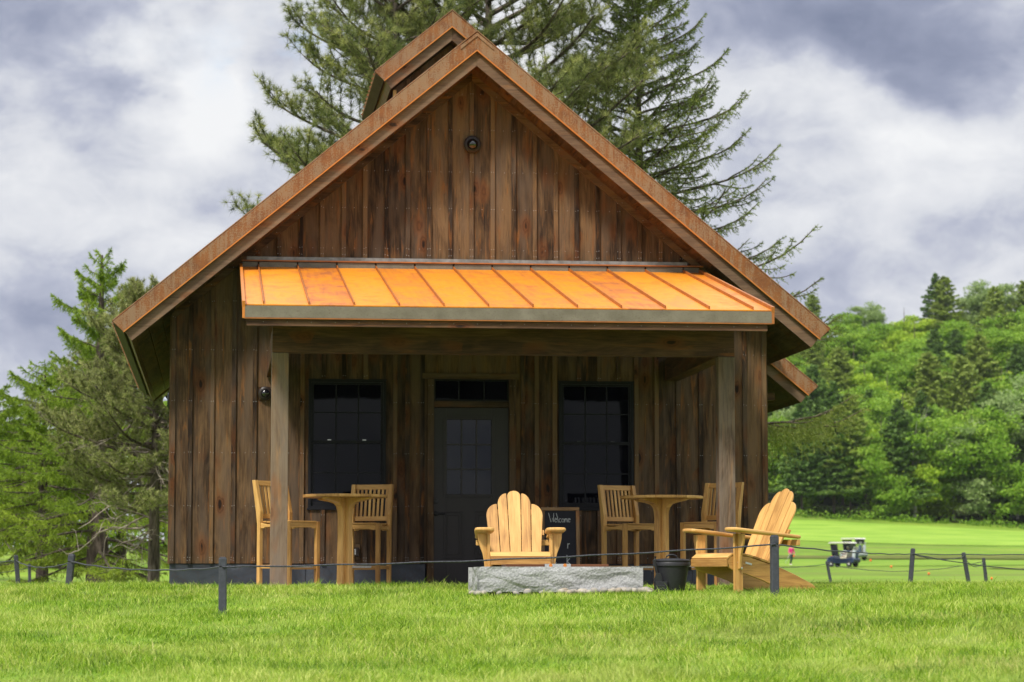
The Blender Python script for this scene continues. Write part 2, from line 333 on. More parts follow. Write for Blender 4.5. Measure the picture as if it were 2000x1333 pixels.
    def lathe(s,prof,o,ax=(0,0,1),n=24,t=.5,mi=0):
        """prof: list (r,h) along axis ax from o"""
        o=Vector(o);az=Vector(ax).normalized();a=az.cross(Vector((0,1,0)) if abs(az.y)<.9 else Vector((1,0,0))).normalized();c=az.cross(a)
        b=len(s.v)
        for r,h in prof:
            for k in range(n):
                an=2*PI*k/n; s.v.append(tuple(o+az*h+(a*math.cos(an)+c*math.sin(an))*max(r,1e-4)))
        for i in range(len(prof)-1):
            for k in range(n):
                k2=(k+1)%n; s.face([b+i*n+k,b+i*n+k2,b+(i+1)*n+k2,b+(i+1)*n+k],[(prof[i][1],k/n),(prof[i][1],(k+1)/n),(prof[i+1][1],(k+1)/n),(prof[i+1][1],k/n)],t,mi)
        for i,rv in ((0,1),(len(prof)-1,0)):
            ids=[b+i*n+k for k in range(n)]
            if rv: ids=ids[::-1]
            s.face(ids,[(0,0)]*n,t,mi)
    def build(s,name,mats,parent=None,bevel=0,smooth=False,seg=2):
        me=bpy.data.meshes.new(name); me.from_pydata(s.v,[],s.f)
        l=me.uv_layers.new(name='UVMap'); l.data.foreach_set('uv',np.array(s.uv,dtype=np.float32).ravel())
        at=me.attributes.new('tone','FLOAT','FACE'); at.data.foreach_set('value',np.array(s.t,dtype=np.float32))
        if not isinstance(mats,(list,tuple)): mats=[mats]
        for m in mats: me.materials.append(m)
        if len(mats)>1: me.polygons.foreach_set('material_index',np.array(s.mi,dtype=np.int32))
        if smooth:
            me.polygons.foreach_set('use_smooth',np.ones(len(s.f),dtype=bool))
            me.set_sharp_from_angle(angle=R(40))
        o=bpy.data.objects.new(name,me); COL.objects.link(o)
        if parent: o.parent=parent
        if bevel:
            b=o.modifiers.new('bevel','BEVEL'); b.width=bevel; b.segments=seg; b.limit_method='ANGLE'; b.angle_limit=R(35)
        return o
def tri_mesh(name,P,tone_,mat,parent=None,nv=3):
    """P: (n,nv,3) faces as separate polygons"""
    n=len(P); me=bpy.data.meshes.new(name); me.vertices.add(n*nv); me.vertices.foreach_set('co',np.asarray(P,dtype=np.float32).ravel())
    me.loops.add(n*nv); me.loops.foreach_set('vertex_index',np.arange(n*nv,dtype=np.int32))
    me.polygons.add(n); me.polygons.foreach_set('loop_start',np.arange(0,n*nv,nv,dtype=np.int32))
    me.update(calc_edges=True)
    at=me.attributes.new('tone','FLOAT','FACE'); at.data.foreach_set('value',np.asarray(tone_,dtype=np.float32))
    me.materials.append(mat); o=bpy.data.objects.new(name,me); COL.objects.link(o)
    if parent: o.parent=parent
    return o
def tag(o,label=None,cat=None,group=None,kind=None):
    if label: o['label']=label
    if cat: o['category']=cat
    if group: o['group']=group
    if kind: o['kind']=kind
    return o
def thing(name,label,cat,loc=(0,0,0),rz=0,group=None):
    o=bpy.data.objects.new(name,None); COL.objects.link(o); o.location=loc; o.rotation_euler=(0,0,rz); o.empty_display_size=.1
    return tag(o,label,cat,group)
def dup(root,loc,rz=0,label=None,scale=None,parent=None):
    r=root.copy(); COL.objects.link(r)
    if parent is None:
        r.location=loc; r.rotation_euler=(0,0,rz)
        if scale: r.scale=scale if hasattr(scale,'__len__') else (scale,)*3
        if label: r['label']=label
    else: r.parent=parent
    for ch in root.children: dup(ch,None,parent=r)
    return r

# ---------------------------------------------------------------- terrain
def sm(a,b,x): t=np.clip((x-a)/(b-a),0,1); return t*t*(3-2*t)
YR=[-400,30,100,173,215,250,290,330,380,450,520,700,1500]; HR=[0,0,.35,1.62,3.3,5.2,8.6,13,24.5,42,51,55,58]
YL=[-400,40,70,100,150,200,1500]; HL=[0,0,.2,1.1,2.5,3.2,5]
def ground_z(x,y):
    x=np.asarray(x,float); y=np.asarray(y,float)
    t=np.clip(-(y+4.5),0,60)
    near=-(.02*t+.0012*t*t)-.03*np.clip(2-x,-3,9)*sm(0,4,t)
    near=near-.05*sm(-4.2,-6,x)*sm(8,-4,y)
    hr=np.interp(y,YR,HR); hr=hr*(1-.0055*np.clip(x-67,0,32)*sm(230,290,y)*(1-sm(300,360,y)))
    hl=np.interp(y,YL,HL)
    k=sm(-15,12,x); far=hr*k+hl*(1-k)
    bump=.05*np.sin(x*.31+y*.21)*np.sin(y*.13-x*.17)*sm(25,60,y)
    bump=bump+.07*np.sin(y*.155+x*.05)*np.sin(x*.06+1.3)*sm(70,110,y)*sm(300,260,y)
    bump=bump+(.035*np.sin(x*1.5+1.1*np.sin(y*.8))*np.sin(y*1.05+.6*x)+.02*np.sin(x*3.1+y*1.7))*sm(-8.2,-10.5,y)
    return near+far+bump
def gz(x,y): return float(ground_z(x,y))
def ground_sheet():
    xs=np.concatenate([np.linspace(-700,-60,22),np.arange(-57,-14,3.),np.arange(-13,16,.6),np.arange(18,130,3.),np.linspace(140,800,22)])
    ys=np.concatenate([np.linspace(-300,-50,12),np.arange(-45,-20,2.),np.arange(-19,6,.5),np.arange(7,60,2.),np.arange(62,360,4.),np.linspace(370,1400,30)])
    X,Y=np.meshgrid(xs,ys); Z=ground_z(X,Y); nx,ny=len(xs),len(ys)
    me=bpy.data.meshes.new('ground'); V=np.stack([X,Y,Z],-1).reshape(-1,3)
    F=[(j*nx+i,j*nx+i+1,(j+1)*nx+i+1,(j+1)*nx+i) for j in range(ny-1) for i in range(nx-1)]
    me.from_pydata(V.tolist(),[],F); me.polygons.foreach_set('use_smooth',np.ones(len(F),dtype=bool))
    me.materials.append(groundM); o=bpy.data.objects.new('ground',me); COL.objects.link(o); return tag(o,kind='structure')
ground_sheet()
def patch(name,pts,mat,dz=.004,res=18,kind='structure'):
    """closed outline laid on the ground, as a fan grid"""
    c=np.mean(pts,axis=0); n=len(pts); V=[];F=[]
    rings=res
    for r in range(rings+1):
        f=r/rings
        for p in pts:
            x=c[0]+(p[0]-c[0])*f; y=c[1]+(p[1]-c[1])*f; V.append((x,y,gz(x,y)+dz))
    for r in range(rings):
        for i in range(n):
            j=(i+1)%n; F.append((r*n+i,r*n+j,(r+1)*n+j,(r+1)*n+i))
    me=bpy.data.meshes.new(name); me.from_pydata(V,[],F); me.materials.append(mat)
    o=bpy.data.objects.new(name,me); COL.objects.link(o); return tag(o,kind=kind)
def ell(cx,cy,rx,ry,n=40,wob=.08,seed=1,rot=0):
    r=random.Random(seed); ph=[r.random()*6 for _ in range(4)]
    o=[]
    for i in range(n):
        a=2*PI*i/n; k=1+wob*(math.sin(3*a+ph[0])+.6*math.sin(5*a+ph[1])+.4*math.sin(7*a+ph[2]))
        x=rx*k*math.cos(a); y=ry*k*math.sin(a); o.append((cx+x*math.cos(rot)-y*math.sin(rot),cy+x*math.sin(rot)+y*math.cos(rot)))
    return o
patch('fairway',ell(92,252,50,25,48,.05,3,-.38),fairM,.05)
patch('mown_strip',ell(47,178,22,11,48,.06,5),stripM,.04)
patch('rough_band',ell(55,196,24,5.5,48,.10,8,.03),roughM,.09)
patch('rough_edge',ell(66,150,16,13,48,.10,9,.2),roughM,.05)
patch('mulch_bed',ell(-7.6,33,4.6,4.5,40,.06,4),mulchM,.03)
patch('forest_floor',[(50,296),(70,293),(95,296),(130,300),(200,330),(210,700),(-40,700),(-30,330),(20,300)],duffM,.12,res=60)
patch('patio',[(-2.9,-4.05),(0,-4.05),(2.9,-4.05),(2.95,-2),(2.95,-.02),(0,-.02),(-2.95,-.02),(-2.95,-2)],patioM,.006,res=6)

# ---------------------------------------------------------------- the cabin
S=.8276; AP=6.685
cabin=thing('cabin','brown board-and-batten cabin with rusty gable roof, front porch and roof cupola','cabin')
def boards(mb,x0,x1,z0,ztop,battens,openings,y=0.,th=.022,nails=True,zrows=()):
    cuts=sorted(set([x0,x1]+[b for b in battens if x0<b<x1]+[q for o in openings for q in o[:2] if x0<q<x1]+([0.] if x0<0<x1 else [])))
    for xa,xb in zip(cuts[:-1],cuts[1:]):
        if xb-xa<.004: continue
        xm=(xa+xb)/2; bi=sum(1 for b in battens if b<xm); rr=random.Random(bi*7+int(z0*10)); t=rr.random()
        segs=[(z0,None)]
        for o in openings:
            if o[0]-1e-6<xm<o[1]+1e-6:
                ns=[]
                for a,b in segs:
                    bb=b if b is not None else 99
                    if o[3]<=a or o[2]>=bb: ns.append((a,b)); continue
                    if o[2]>a+.01: ns.append((a,o[2]))
                    if o[3]<bb-.01: ns.append((o[3],b))
                segs=ns
        for a,b in segs:
            za=b if b is not None else ztop(xa); zb=b if b is not None else ztop(xb)
            if max(za,zb)<=a: continue
            mb.prism([(xa,a),(xb,a),(xb,max(zb,a+.001)),(xa,max(za,a+.001))],(0,y,0),(1,0,0),(0,0,1),(0,1,0),th,t,0,1)
    for b in battens:
        if not (x0-.03<b<x1+.03): continue
        segs=[(z0,ztop(b))]
        for o in openings:
            if o[0]-.03<b<o[1]+.03:
                ns=[]
                for a,c in segs:
                    if o[3]<=a or o[2]>=c: ns.append((a,c)); continue
                    if o[2]>a+.02: ns.append((a,o[2]))
                    if o[3]<c-.02: ns.append((o[3],c))
                segs=ns
        for a,c in segs:
            if c-a<.03: continue
            bw=.026+random.uniform(-.002,.003)
            zl=c-abs(0) ; zL=min(ztop(b-bw),c) if c==ztop(b) else c; zR=min(ztop(b+bw),c) if c==ztop(b) else c
            mb.prism([(b-bw,a+random.uniform(-.004,.004)),(b+bw,a),(b+bw,zR),(b-bw,zL)],(0,y-.025,0),(1,0,0),(0,0,1),(0,1,0),.024,random.choice((random.uniform(-.3,.2),random.uniform(.8,1.4))),0,1)
            if nails:
                for zr in list(zrows)+[c-.07,a+.04]:
                    if a+.02<zr<c-.02:
                        for dx in (-.014,.014):
                            q=.0034; xx=b+dx+random.uniform(-.003,.003); zz=zr+random.uniform(-.006,.006)
                            mb.box(xx-q,xx+q,y-.0265,y-.0248,zz-q,zz+q,.5,1)
            # a nail in the middle of the board on the right
        if nails:
            for zr in zrows:
                xx=b+.13+random.uniform(-.02,.02)
                if xx<x1-.03 and z0<zr<ztop(xx)-.05 and not any(o[0]<xx<o[1] and o[2]<zr<o[3] for o in openings):
                    q=.003; mb.box(xx-q,xx+q,y-.0015,y+.001,zr-q,zr+q,.5,1)
WX0,WX1=-3.63,3.65
soff=lambda x:AP-.385-S*abs(x)
OPEN=[(-1.979,-1.041,.947,2.516),(1.071,1.996,.947,2.516),(-.542,.547,-1,2.605),(-2.585,-2.425,2.255,2.415),(-1.46,-1.34,.33,.53)]
mb=MB()
lowB=[WX0+.028,-3.399,-3.136,-2.878,-2.627,-2.332,-2.054,-1.80,-1.55,-1.29,-.93,-.78,-.60,.63,.80,1.02,1.32,1.57,1.81,2.03,2.28,2.55,2.83,3.12,3.38,WX1-.028]
lowT=lambda x:3.95 if abs(x)<2.79 else soff(x)
boards(mb,WX0,WX1,.29,lowT,lowB,OPEN,zrows=(.36,.98,1.62,2.24,2.86,3.45))
gb=[-2.088+.2605*i for i in range(-2,19)]
boards(mb,-2.74,2.68,4.0,soff,gb,[],zrows=(4.12,4.62,5.08,5.6,6.05))
# plates for lamp and outlet, header over the door
mb.box(-2.58,-2.43,-.018,.02,2.26,2.41,.3); mb.box(-1.455,-1.345,-.016,.02,.335,.525,.3)
mb.build('front_siding',[siding,nailm],cabin,bevel=.002,seg=1)
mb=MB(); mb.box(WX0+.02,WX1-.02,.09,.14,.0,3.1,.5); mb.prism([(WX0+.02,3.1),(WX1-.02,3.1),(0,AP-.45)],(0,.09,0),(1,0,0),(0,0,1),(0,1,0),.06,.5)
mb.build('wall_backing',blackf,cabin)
# side and back walls
for sgn,xw,nm in ((-1,WX0,'side_siding'),(1,WX1,'side_siding')):
    mb=MB(); y=.03
    while y<9.25:
        mb.box(xw,xw-sgn*.022,y,y+.255,.29,3.26,None); mb.box(xw+sgn*.019,xw+sgn*.001,y-.024,y+.026,.29,3.26,None); y+=.26
    mb.build(nm,siding,cabin)
mb=MB(); x=WX0+.03
while x<WX1-.1: mb.box(x,x+.255,9.24,9.262,.29,soff(x+.13)-.1,None); x+=.26
mb.build('back_siding',siding,cabin)
mb=MB()
for a,b in ((WX0+.004,-2.0),(-1.995,-.56),(.56,2.1),(2.105,WX1-.004)): mb.box(a,b,.012,.03,-.25,.287,None)
mb.box(WX0+.004,WX0+.02,.03,9.2,-.25,.287,.5); mb.box(WX1-.02,WX1-.004,.03,9.2,-.25,.287,.5)
mb.build('foundation_skirt',foundm,cabin,bevel=.003)

def roof_pair(parent,y0,y1,ap,e,sides=(-1,1),xin=0.,rake=.214,fas=(.24,.40),sof=.37,ribs=.3,overy=.63,wall_y=0.,inset=.5):
    """gable roof: metal sheets, rake trim, fascia, soffit"""
    zt=lambda x,t:ap-S*abs(x)-t
    cut=rake*S/(1+S*S)*1.19    # horizontal shift of the square-cut end
    for sg in sides:
        mb=MB()
        mb.prism([(xin,zt(xin,0)),(e,zt(e,0)),(e-.012,zt(e,0)-.02),(xin,zt(xin,.025))] if sg>0 else [(-xin,zt(xin,0)),(-e,zt(e,0)),(-e+.012,zt(e,0)-.02),(-xin,zt(xin,.025))],(0,y0,0),(1,0,0),(0,0,1),(0,1,0),y1-y0,.5,0,0)
        y=y0+ribs*.5
        while y<y1-.03:
            d=Vector((sg,0,-S)).normalized(); nrm=Vector((sg*S,0,1)).normalized()
            p0=Vector((sg*xin,y,zt(xin,0)))+nrm*.012; p1=Vector((sg*(e+.012),y,zt(e+.012,0)))+nrm*.006
            mb.beam(p0,p1,.045,.028,up=tuple(nrm),t=.5); y+=ribs
        mb.build('roof_sheet',rustband,parent)
        mb=MB()
        P=[(sg*xin,zt(xin,-.006)),(sg*e,zt(e,-.006)),(sg*(e-cut),zt(e-cut,rake)),(sg*xin,zt(xin,rake))]
        mb.prism(P,(0,y0-.022,0),(1,0,0),(0,0,1),(0,1,0),.02,.5,0,0)
        # top fold of the trim, lying back over the sheets
        mb.prism([(sg*xin,zt(xin,-.03)),(sg*(e+.005),zt(e+.005,-.03)),(sg*(e+.005),zt(e+.005,-.01)),(sg*xin,zt(xin,-.01))],(0,y0-.024,0),(1,0,0),(0,0,1),(0,1,0),.16,.5,0,0)
        o=mb.build('rake_trim',rustband,parent,bevel=.003)
        mb=MB(); mb.prism([(sg*xin,zt(xin,rake-.004)),(sg*(e-cut),zt(e-cut,rake-.004)),(sg*(e-cut),zt(e-cut,rake+.012)),(sg*xin,zt(xin,rake+.012))],(0,y0-.034,0),(1,0,0),(0,0,1),(0,1,0),.03,.5,0,0)
        mb.build('drip_lip',lipm,o if parent is cabin else parent)
        f0,f1=fas; c2=(f1-f0)*S/(1+S*S)
        mb=MB(); xe=e-cut-.02
        for yy in (y0+.02,):
            mb.prism([(sg*xin,zt(xin,f0-.05)),(sg*(xe+.02),zt(xe+.02,f0-.05)),(sg*(xe-c2),zt(xe-c2,f1)),(sg*xin,zt(xin,f1))],(0,yy,0),(1,0,0),(0,0,1),(0,1,0),.04,None,0,0)
        mb.build('rake_fascia',fasciaw,parent,bevel=.003)
        mb=MB(); mb.prism(P,(0,y1+.002,0),(1,0,0),(0,0,1),(0,1,0),.02,.5,0,0); mb.build('rake_trim',rustband,parent)
        mb=MB(); mb.prism([(sg*xin,zt(xin,f0-.05)),(sg*(xe+.02),zt(xe+.02,f0-.05)),(sg*(xe-c2),zt(xe-c2,f1)),(sg*xin,zt(xin,f1))],(0,y1-.06,0),(1,0,0),(0,0,1),(0,1,0),.04,None,0,0); mb.build('rake_fascia',fasciaw,parent)
        # eave: mottled steel strip and wooden sub-fascia
        mb=MB(); mb.prism([(sg*(e-.004),zt(e,.02)),(sg*(e-cut+.004),zt(e-cut,rake-.006)),(sg*(e-cut-.012),zt(e-cut-.012,rake-.02)),(sg*(e-.02),zt(e-.02,.03))],(0,y0,0),(1,0,0),(0,0,1),(0,1,0),y1-y0,.5,0,1)
        mb.build('eave_trim',galvd,parent)
        mb=MB(); mb.prism([(sg*xe,zt(xe,f0-.04)),(sg*(xe-c2+.005),zt(xe-c2+.005,f1-.01)),(sg*(xe-c2-.03),zt(xe-c2-.03,f1-.03)),(sg*(xe-.04),zt(xe-.04,f0-.04))],(0,y0+.06,0),(1,0,0),(0,0,1),(0,1,0),y1-y0-.12,.5,0,1)
        mb.build('sub_fascia',fasciaw,parent)
        mb=MB(); xa=xe-c2-.03; L=(xa-xin); n=max(2,int(L/.155))
        for i in range(n):
            a=xin+L*i/n; b=xin+L*(i+1)/n-.006
            yy=y0+.06+random.uniform(.2,.5)
            ys=[y0+.06]
            while yy<y1-.06: ys.append(yy); yy+=random.uniform(.9,2.4)
            ys.append(y1-.06)
            for ya,yb in zip(ys[:-1],ys[1:]):
                q=[Vector((sg*a,ya,zt(a,sof))),Vector((sg*b,ya,zt(b,sof)))]
                mb.prism([(0,0),(yb-ya-.004,0),(yb-ya-.004,(q[1]-q[0]).length),(0,(q[1]-q[0]).length)],q[0],(0,1,0),tuple(q[1]-q[0]),(0,0,1),.015,None,0,0)
        mb.build('soffit',siding,parent)
roof_pair(cabin,-.63,9.86,AP,4.31)
mb=MB()   # ridge cap
for sg in (-1,1):
    mb.prism([(0,AP+.03),(sg*.19,AP+.03-S*.19),(sg*.19,AP+.018-S*.19),(0,AP+.018)],(0,-.66,0),(1,0,0),(0,0,1),(0,1,0),10.54,.5,0,0)
    mb.prism([(0,AP-.004),(sg*.20,AP-.004-S*.20),(sg*.20,AP-.045-S*.20),(0,AP-.045)],(0,-.664,0),(1,0,0),(0,0,1),(0,1,0),.012,.5,0,0)
mb.build('ridge_cap',rustband,cabin)
mb=MB()   # frieze boards under the soffit
for sg in (-1,1):
    f=lambda x,t:AP-.37-S*abs(x)-t
    mb.prism([(0,f(0,0)),(sg*3.6,f(3.6,0)),(sg*3.6,f(3.6,.10)),(0,f(0,.10))],(0,-.034,0),(1,0,0),(0,0,1),(0,1,0),.03,None,0,0)
    for i in range(13):
        x=sg*(.3+i*.26); z=f(x,.05); mb.box(x-.003,x+.003,-.036,-.033,z-.003,z+.003,.5,1)
mb.build('frieze_board',[siding,nailm],cabin,bevel=.002)

# cupola (a part of the cabin; its roof pieces are sub-parts)
CAP=7.70; CE=1.03; CY0,CY1=2.8,6.2
mb=MB(); cw=.76
cz=lambda x:CAP-.385-S*abs(x); n=6
bx=-cw
while bx<cw-.01:
    b2=min(bx+.19,cw)
    if bx<0<b2: pts=[(bx,5.6),(b2,5.6),(b2,cz(b2)),(0,cz(0)),(bx,cz(bx))]
    else: pts=[(bx,5.6),(b2,5.6),(b2,cz(b2)),(bx,cz(bx))]
    mb.prism(pts,(0,CY0+.28,0),(1,0,0),(0,0,1),(0,1,0),.03,None,0,1)
    mb.prism([(bx-.02,5.6),(bx+.02,5.6),(bx+.02,cz(bx)-.02),(bx-.02,cz(bx)-.02)],(0,CY0+.262,0),(1,0,0),(0,0,1),(0,1,0),.017,None,0,1)
    bx=b2
for sg in (-1,1):
    for k in range(9):
        yy=CY0+.31+k*.29
        if k%3!=1: mb.box(sg*cw,sg*(cw-.03),yy,yy+.285,5.6,cz(cw),None)
    mb.box(sg*cw,sg*(cw-.03),CY0+.31,CY1-.3,5.6,6.35,None)
cup=mb.build('cupola',siding,cabin)
mb=MB(); mb.box(-cw-.012,-cw+.03,CY0+.245,CY0+.275,5.8,cz(cw)-.02,.5); mb.build('corner_strip',cleanw,cup)
roof_pair(cup,CY0,CY1,CAP,CE,rake=.205,fas=(.23,.385),sof=.36)
mb=MB()
for sg in (-1,1):
    mb.prism([(0,CAP+.03),(sg*.19,CAP+.03-S*.19),(sg*.19,CAP+.018-S*.19),(0,CAP+.018)],(0,CY0-.03,0),(1,0,0),(0,0,1),(0,1,0),CY1-CY0+.06,.5,0,0)
mb.build('ridge_cap',rustband,cup)

# lower side roof on the right
LAP=2.66+S*4.872
mb=MB(); mb.box(3.66,4.02,2.75,8.8,2.36,2.52,.4); mb.box(3.66,4.35,2.75,2.87,2.50,2.60,.6); mb.prism([(3.66,2.36),(3.66,2.0),(3.9,2.36)],(0,2.78,0),(1,0,0),(0,0,1),(0,1,0),.12,.3,0,1)
mb.prism([(3.66,2.5),(4.45,2.5),(3.66,3.05)],(0,3.2,0),(1,0,0),(0,0,1),(0,1,0),.03,.2,0,0)
side=mb.build('side_roof',beamw,cabin,bevel=.003)
roof_pair(side,2.5,8.9,LAP,4.872,sides=(1,),xin=3.70,rake=.205,fas=(.23,.385),sof=.36)

# porch
PF=-4.33; PB=-.03; zf,zb=2.945,3.865; sl=(zb-zf)/(PB-PF)
pz=lambda y,t=0:zf+sl*(y-PF)-t
d=Vector((0,PB-PF,zb-zf)); PL=d.length
mb=MB()
SX=[-2.599+.4738*i for i in range(12)]
xs=[-2.80]+SX+[2.815]
for a,b in zip(xs[:-1],xs[1:]):
    mb.prism([(0,a),(PL,a),(PL,b-.001),(0,b-.001)],(0,PF,zf),d,(1,0,0),(0,-sl,1),.012,None,0,0)
mb.build('porch_roof',orangem,cabin); proof=cabin.children[-1]
proof=[o for o in cabin.children if o.name.startswith('porch_roof')][0]
nrm=Vector((0,-sl,1)).normalized()
for x in SX:
    mb=MB(); mb.beam(Vector((x,PF+.03,pz(PF+.03)))+nrm*.028,Vector((x,PB-.02,pz(PB-.02)))+nrm*.028,.013,.036,up=tuple(nrm),t=.5)
    mb.build('roof_seam',seamm,proof,bevel=.002)
for sg,x in ((-1,-2.807),(1,2.822)):
    mb=MB(); mb.beam(Vector((x,PF-.015,pz(PF-.015)))+nrm*.012,Vector((x,PB,pz(PB)))+nrm*.012,.032,.075,up=tuple(nrm),t=.5)
    mb.box(x-.014,x+.014,PF-.012,PF+.02,zf-.135,zf+.03,.5)
    mb.prism([(0,-.135),(PL,-.135),(PL,0),(0,0)],(x-.006,PF+.02,zf),d,nrm,(1,0,0),.012,.5,0,0)
    mb.build('side_trim',lipm if sg<0 else seamm,proof,bevel=.002)
mb=MB(); mb.box(-2.795,2.812,PF-.008,PF+.012,zf-.128,zf-.004,.5); st=mb.build('steel_fascia',galv,proof,bevel=.002)
mb=MB(); mb.box(-2.80,2.81,PF-.018,PF+.01,zf-.140,zf-.130,.5); mb.build('fascia_lip',seamm,proof)
mb=MB(); mb.box(-2.775,2.765,PF+.016,PF+.05,zf-.212,zf-.02,.5)
for i in range(22):
    x=-2.6+i*.25; z=zf-.17; mb.box(x-.003,x+.003,PF+.013,PF+.0165,z-.003,z+.003,.5,1)
mb.build('porch_fascia',[beamw,nailm],cabin,bevel=.003)
# closures between the seams and flashing at the wall
mb=MB()
for a,b in zip(xs[:-1],xs[1:]): mb.box(a+.010,b-.010,-.085,-.062,3.85,3.928,None)
mb.build('seam_closure',galv,proof,bevel=.001)
mb=MB(); mb.box(-2.80,2.86,-.105,-.04,3.934,3.950,.5); mb.build('flashing_lip',seamm,proof)
mb=MB(); mb.box(-2.74,2.67,-.04,-.024,3.952,3.998,.5); mb.build('wall_flashing',zinc,cabin)
# underside
mb=MB()
y=PF+.06; i=0
while y<-.06:
    y2=min(y+.14,-.05); mb.prism([(0,-2.76),(y2-y-.004,-2.76),(y2-y-.004,2.75),(0,2.75)],(0,y,pz(y,.10)),(0,1,sl),(1,0,0),(0,-sl,1),.015,None,0,1); y=y2
mb.build('porch_ceiling',siding,cabin)
mb=MB(); mb.box(-2.489,2.562,-3.51,-3.335,2.530,2.822,.45)
for (x,z) in [(-2.44,2.56),(2.50,2.57),(2.45,2.60)]: mb.lathe([(.008,0),(.008,.004)],(x,-3.512,z),(0,-1,0),10,.2,1)
mb.build('porch_beam',[beamw,fasciaw],cabin,bevel=.006)
for x0 in (-2.487,2.385):
    mb=MB(); mb.box(x0,x0+.175,-3.333,-.02,2.530,2.80,.35); mb.build('side_beam',beamw,cabin,bevel=.006)
mb=MB(); mb.box(-2.49,2.56,-3.45,-3.40,2.8,3.03,.5); mb.build('beam_infill',beamw,cabin)
for x0 in (-2.493,2.381):
    mb=MB(); mb.box(x0,x0+.183,-3.508,-3.330,-.1,2.527,random.random()); mb.build('porch_post',postw,cabin,bevel=.008)

# windows
def window(x0,x1,z0,z1):
    mb=MB(); f=.035
    for a,b,c,d2 in ((x0,x0+f,z0,z1),(x1-f,x1,z0,z1),(x0+f,x1-f,z1-f,z1),(x0+f,x1-f,z0,z0+f)): mb.box(a,b,-.016,.05,c,d2,.5)
    mb.box(x0-.012,x1+.012,-.026,-.002,z0-.012,z0+.012,.5); mb.box(x0-.006,x1+.006,-.024,-.017,z1-.012,z1+.004,.5)
    zm=z0+(z1-z0)*.517
    g=.028
    for a,b,c,d2,yy in ((x0+f,x0+f+g,zm,z1-f,.0),(x1-f-g,x1-f,zm,z1-f,.0),(x0+f+g,x1-f-g,z1-f-g,z1-f,.0),(x0+f,x1-f,zm-.018,zm+.018,.0),
        (x0+f,x0+f+g,z0+f,zm-.018,.016),(x1-f-g,x1-f,z0+f,zm-.018,.016),(x0+f+g,x1-f-g,z0+f,z0+f+.05,.016)): mb.box(a,b,yy,yy+.03,c,d2,.5)
    w=mb.build('window',blackf,cabin,bevel=.003)
    xa,xb=x0+f+g,x1-f-g
    mb=MB(); mb.box(xa-.005,xb+.005,.020,.026,zm+.018,z1-f-g+.005,.5); mb.box(xa-.005,xb+.005,.036,.042,z0+f+.04,zm-.017,.5); mb.build('pane',paneM,w)
    mb=MB(); m=.008
    for lo,hi,yy in ((zm+.018,z1-f-g,.012),(z0+f+.05,zm-.018,.028)):
        for k in (1,2): xx=xa+(xb-xa)*k/3; mb.box(xx-m,xx+m,yy,yy+.009,lo,hi,.5)
        zz=(lo+hi)/2; mb.box(xa,xb,yy+.001,yy+.008,zz-m,zz+m,.5)
    mb.build('muntin',blackf,w)
    for k in (.27,.72): mb=MB(); xx=x0+(x1-x0)*k; mb.box(xx-.022,xx+.022,-.012,.0,zm+.018,zm+.028,.5); mb.build('sash_lock',steelm if x0<0 else blackm,w)
window(-1.979,-1.041,.947,2.516); window(1.071,1.996,.947,2.516)
# door
mb=MB()
def panel_frame(mb,x0,x1,z0,z1,y,w=.018,d=.012):
    for a,b,c,e_ in ((x0,x0+w,z0,z1),(x1-w,x1,z0,z1),(x0+w,x1-w,z1-w,z1),(x0+w,x1-w,z0,z0+w)): mb.box(a,b,y-d,y,c,e_,.5)
DX0,DX1=-.455,.460; LX0,LX1,LZ0,LZ1=-.334,.282,1.095,2.075
for a,b,c,e_ in ((DX0,LX0+.03,.0,2.185),(LX1-.03,DX1,.0,2.185),(LX0+.03,LX1-.03,LZ1-.03,2.185),(LX0+.03,LX1-.03,0,LZ0+.03)): mb.box(a,b,.03,.07,c,e_,.5)
for x0,x1 in ((-.335,-.095),(.045,.285)):
    panel_frame(mb,x0,x1,.355,.925,.0302); panel_frame(mb,x0+.045,x1-.045,.40,.88,.0302,.010,.006)
panel_frame(mb,LX0,LX1,LZ0,LZ1,.0302,.036,.016)
door=mb.build('door',doorm,cabin,bevel=.004)
mb=MB(); mb.box(LX0+.02,LX1-.02,.044,.05,LZ0+.02,LZ1-.02,.5); mb.build('pane',paneD,door)
mb=MB(); xa,xb,za,zb_=LX0+.036,LX1-.036,LZ0+.036,LZ1-.036
for k in (1,2):
    xx=xa+(xb-xa)*k/3; mb.box(xx-.009,xx+.009,.030,.0435,za,zb_,.5); zz=za+(zb_-za)*k/3; mb.box(xa,xb,.031,.0425,zz-.009,zz+.009,.5)
mb.build('muntin',doorm,door)
mb=MB(); mb.lathe([(.030,0),(.030,.008),(.024,.014)],(-.428,.03,1.045),(0,-1,0),20); mb.lathe([(.013,.014),(.011,.02)],(-.428,.03,1.045),(0,-1,0),14); mb.build('deadbolt',blackm,door,smooth=True)
mb=MB(); mb.lathe([(.033,0),(.033,.008),(.014,.014),(.012,.05)],(-.428,.03,.895),(0,-1,0),20); mb.tube([(-.428,-.018,.895),(-.40,-.02,.896),(-.35,-.018,.895),(-.318,-.014,.893)],[.011,.010,.009,.008],8); mb.build('handle',blackm,door,smooth=True)
mb=MB()
mb.box(-.537,DX0-.003,-.02,.07,-.05,2.53,None); mb.box(DX1+.003,.542,-.02,.07,-.05,2.53,None)
mb.box(-.60,.585,-.026,.02,2.533,2.603,None); mb.box(DX0,DX1,.0,.06,2.19,2.262,None)
for x in (-.52,-.475,.48,.525):
    for z in (.25,.9,1.55,2.1,2.45): mb.box(x-.003,x+.003,-.0215,-.0195,z-.003,z+.003,.5,1)
mb.build('door_trim',[siding,nailm],cabin,bevel=.003)
mb=MB()
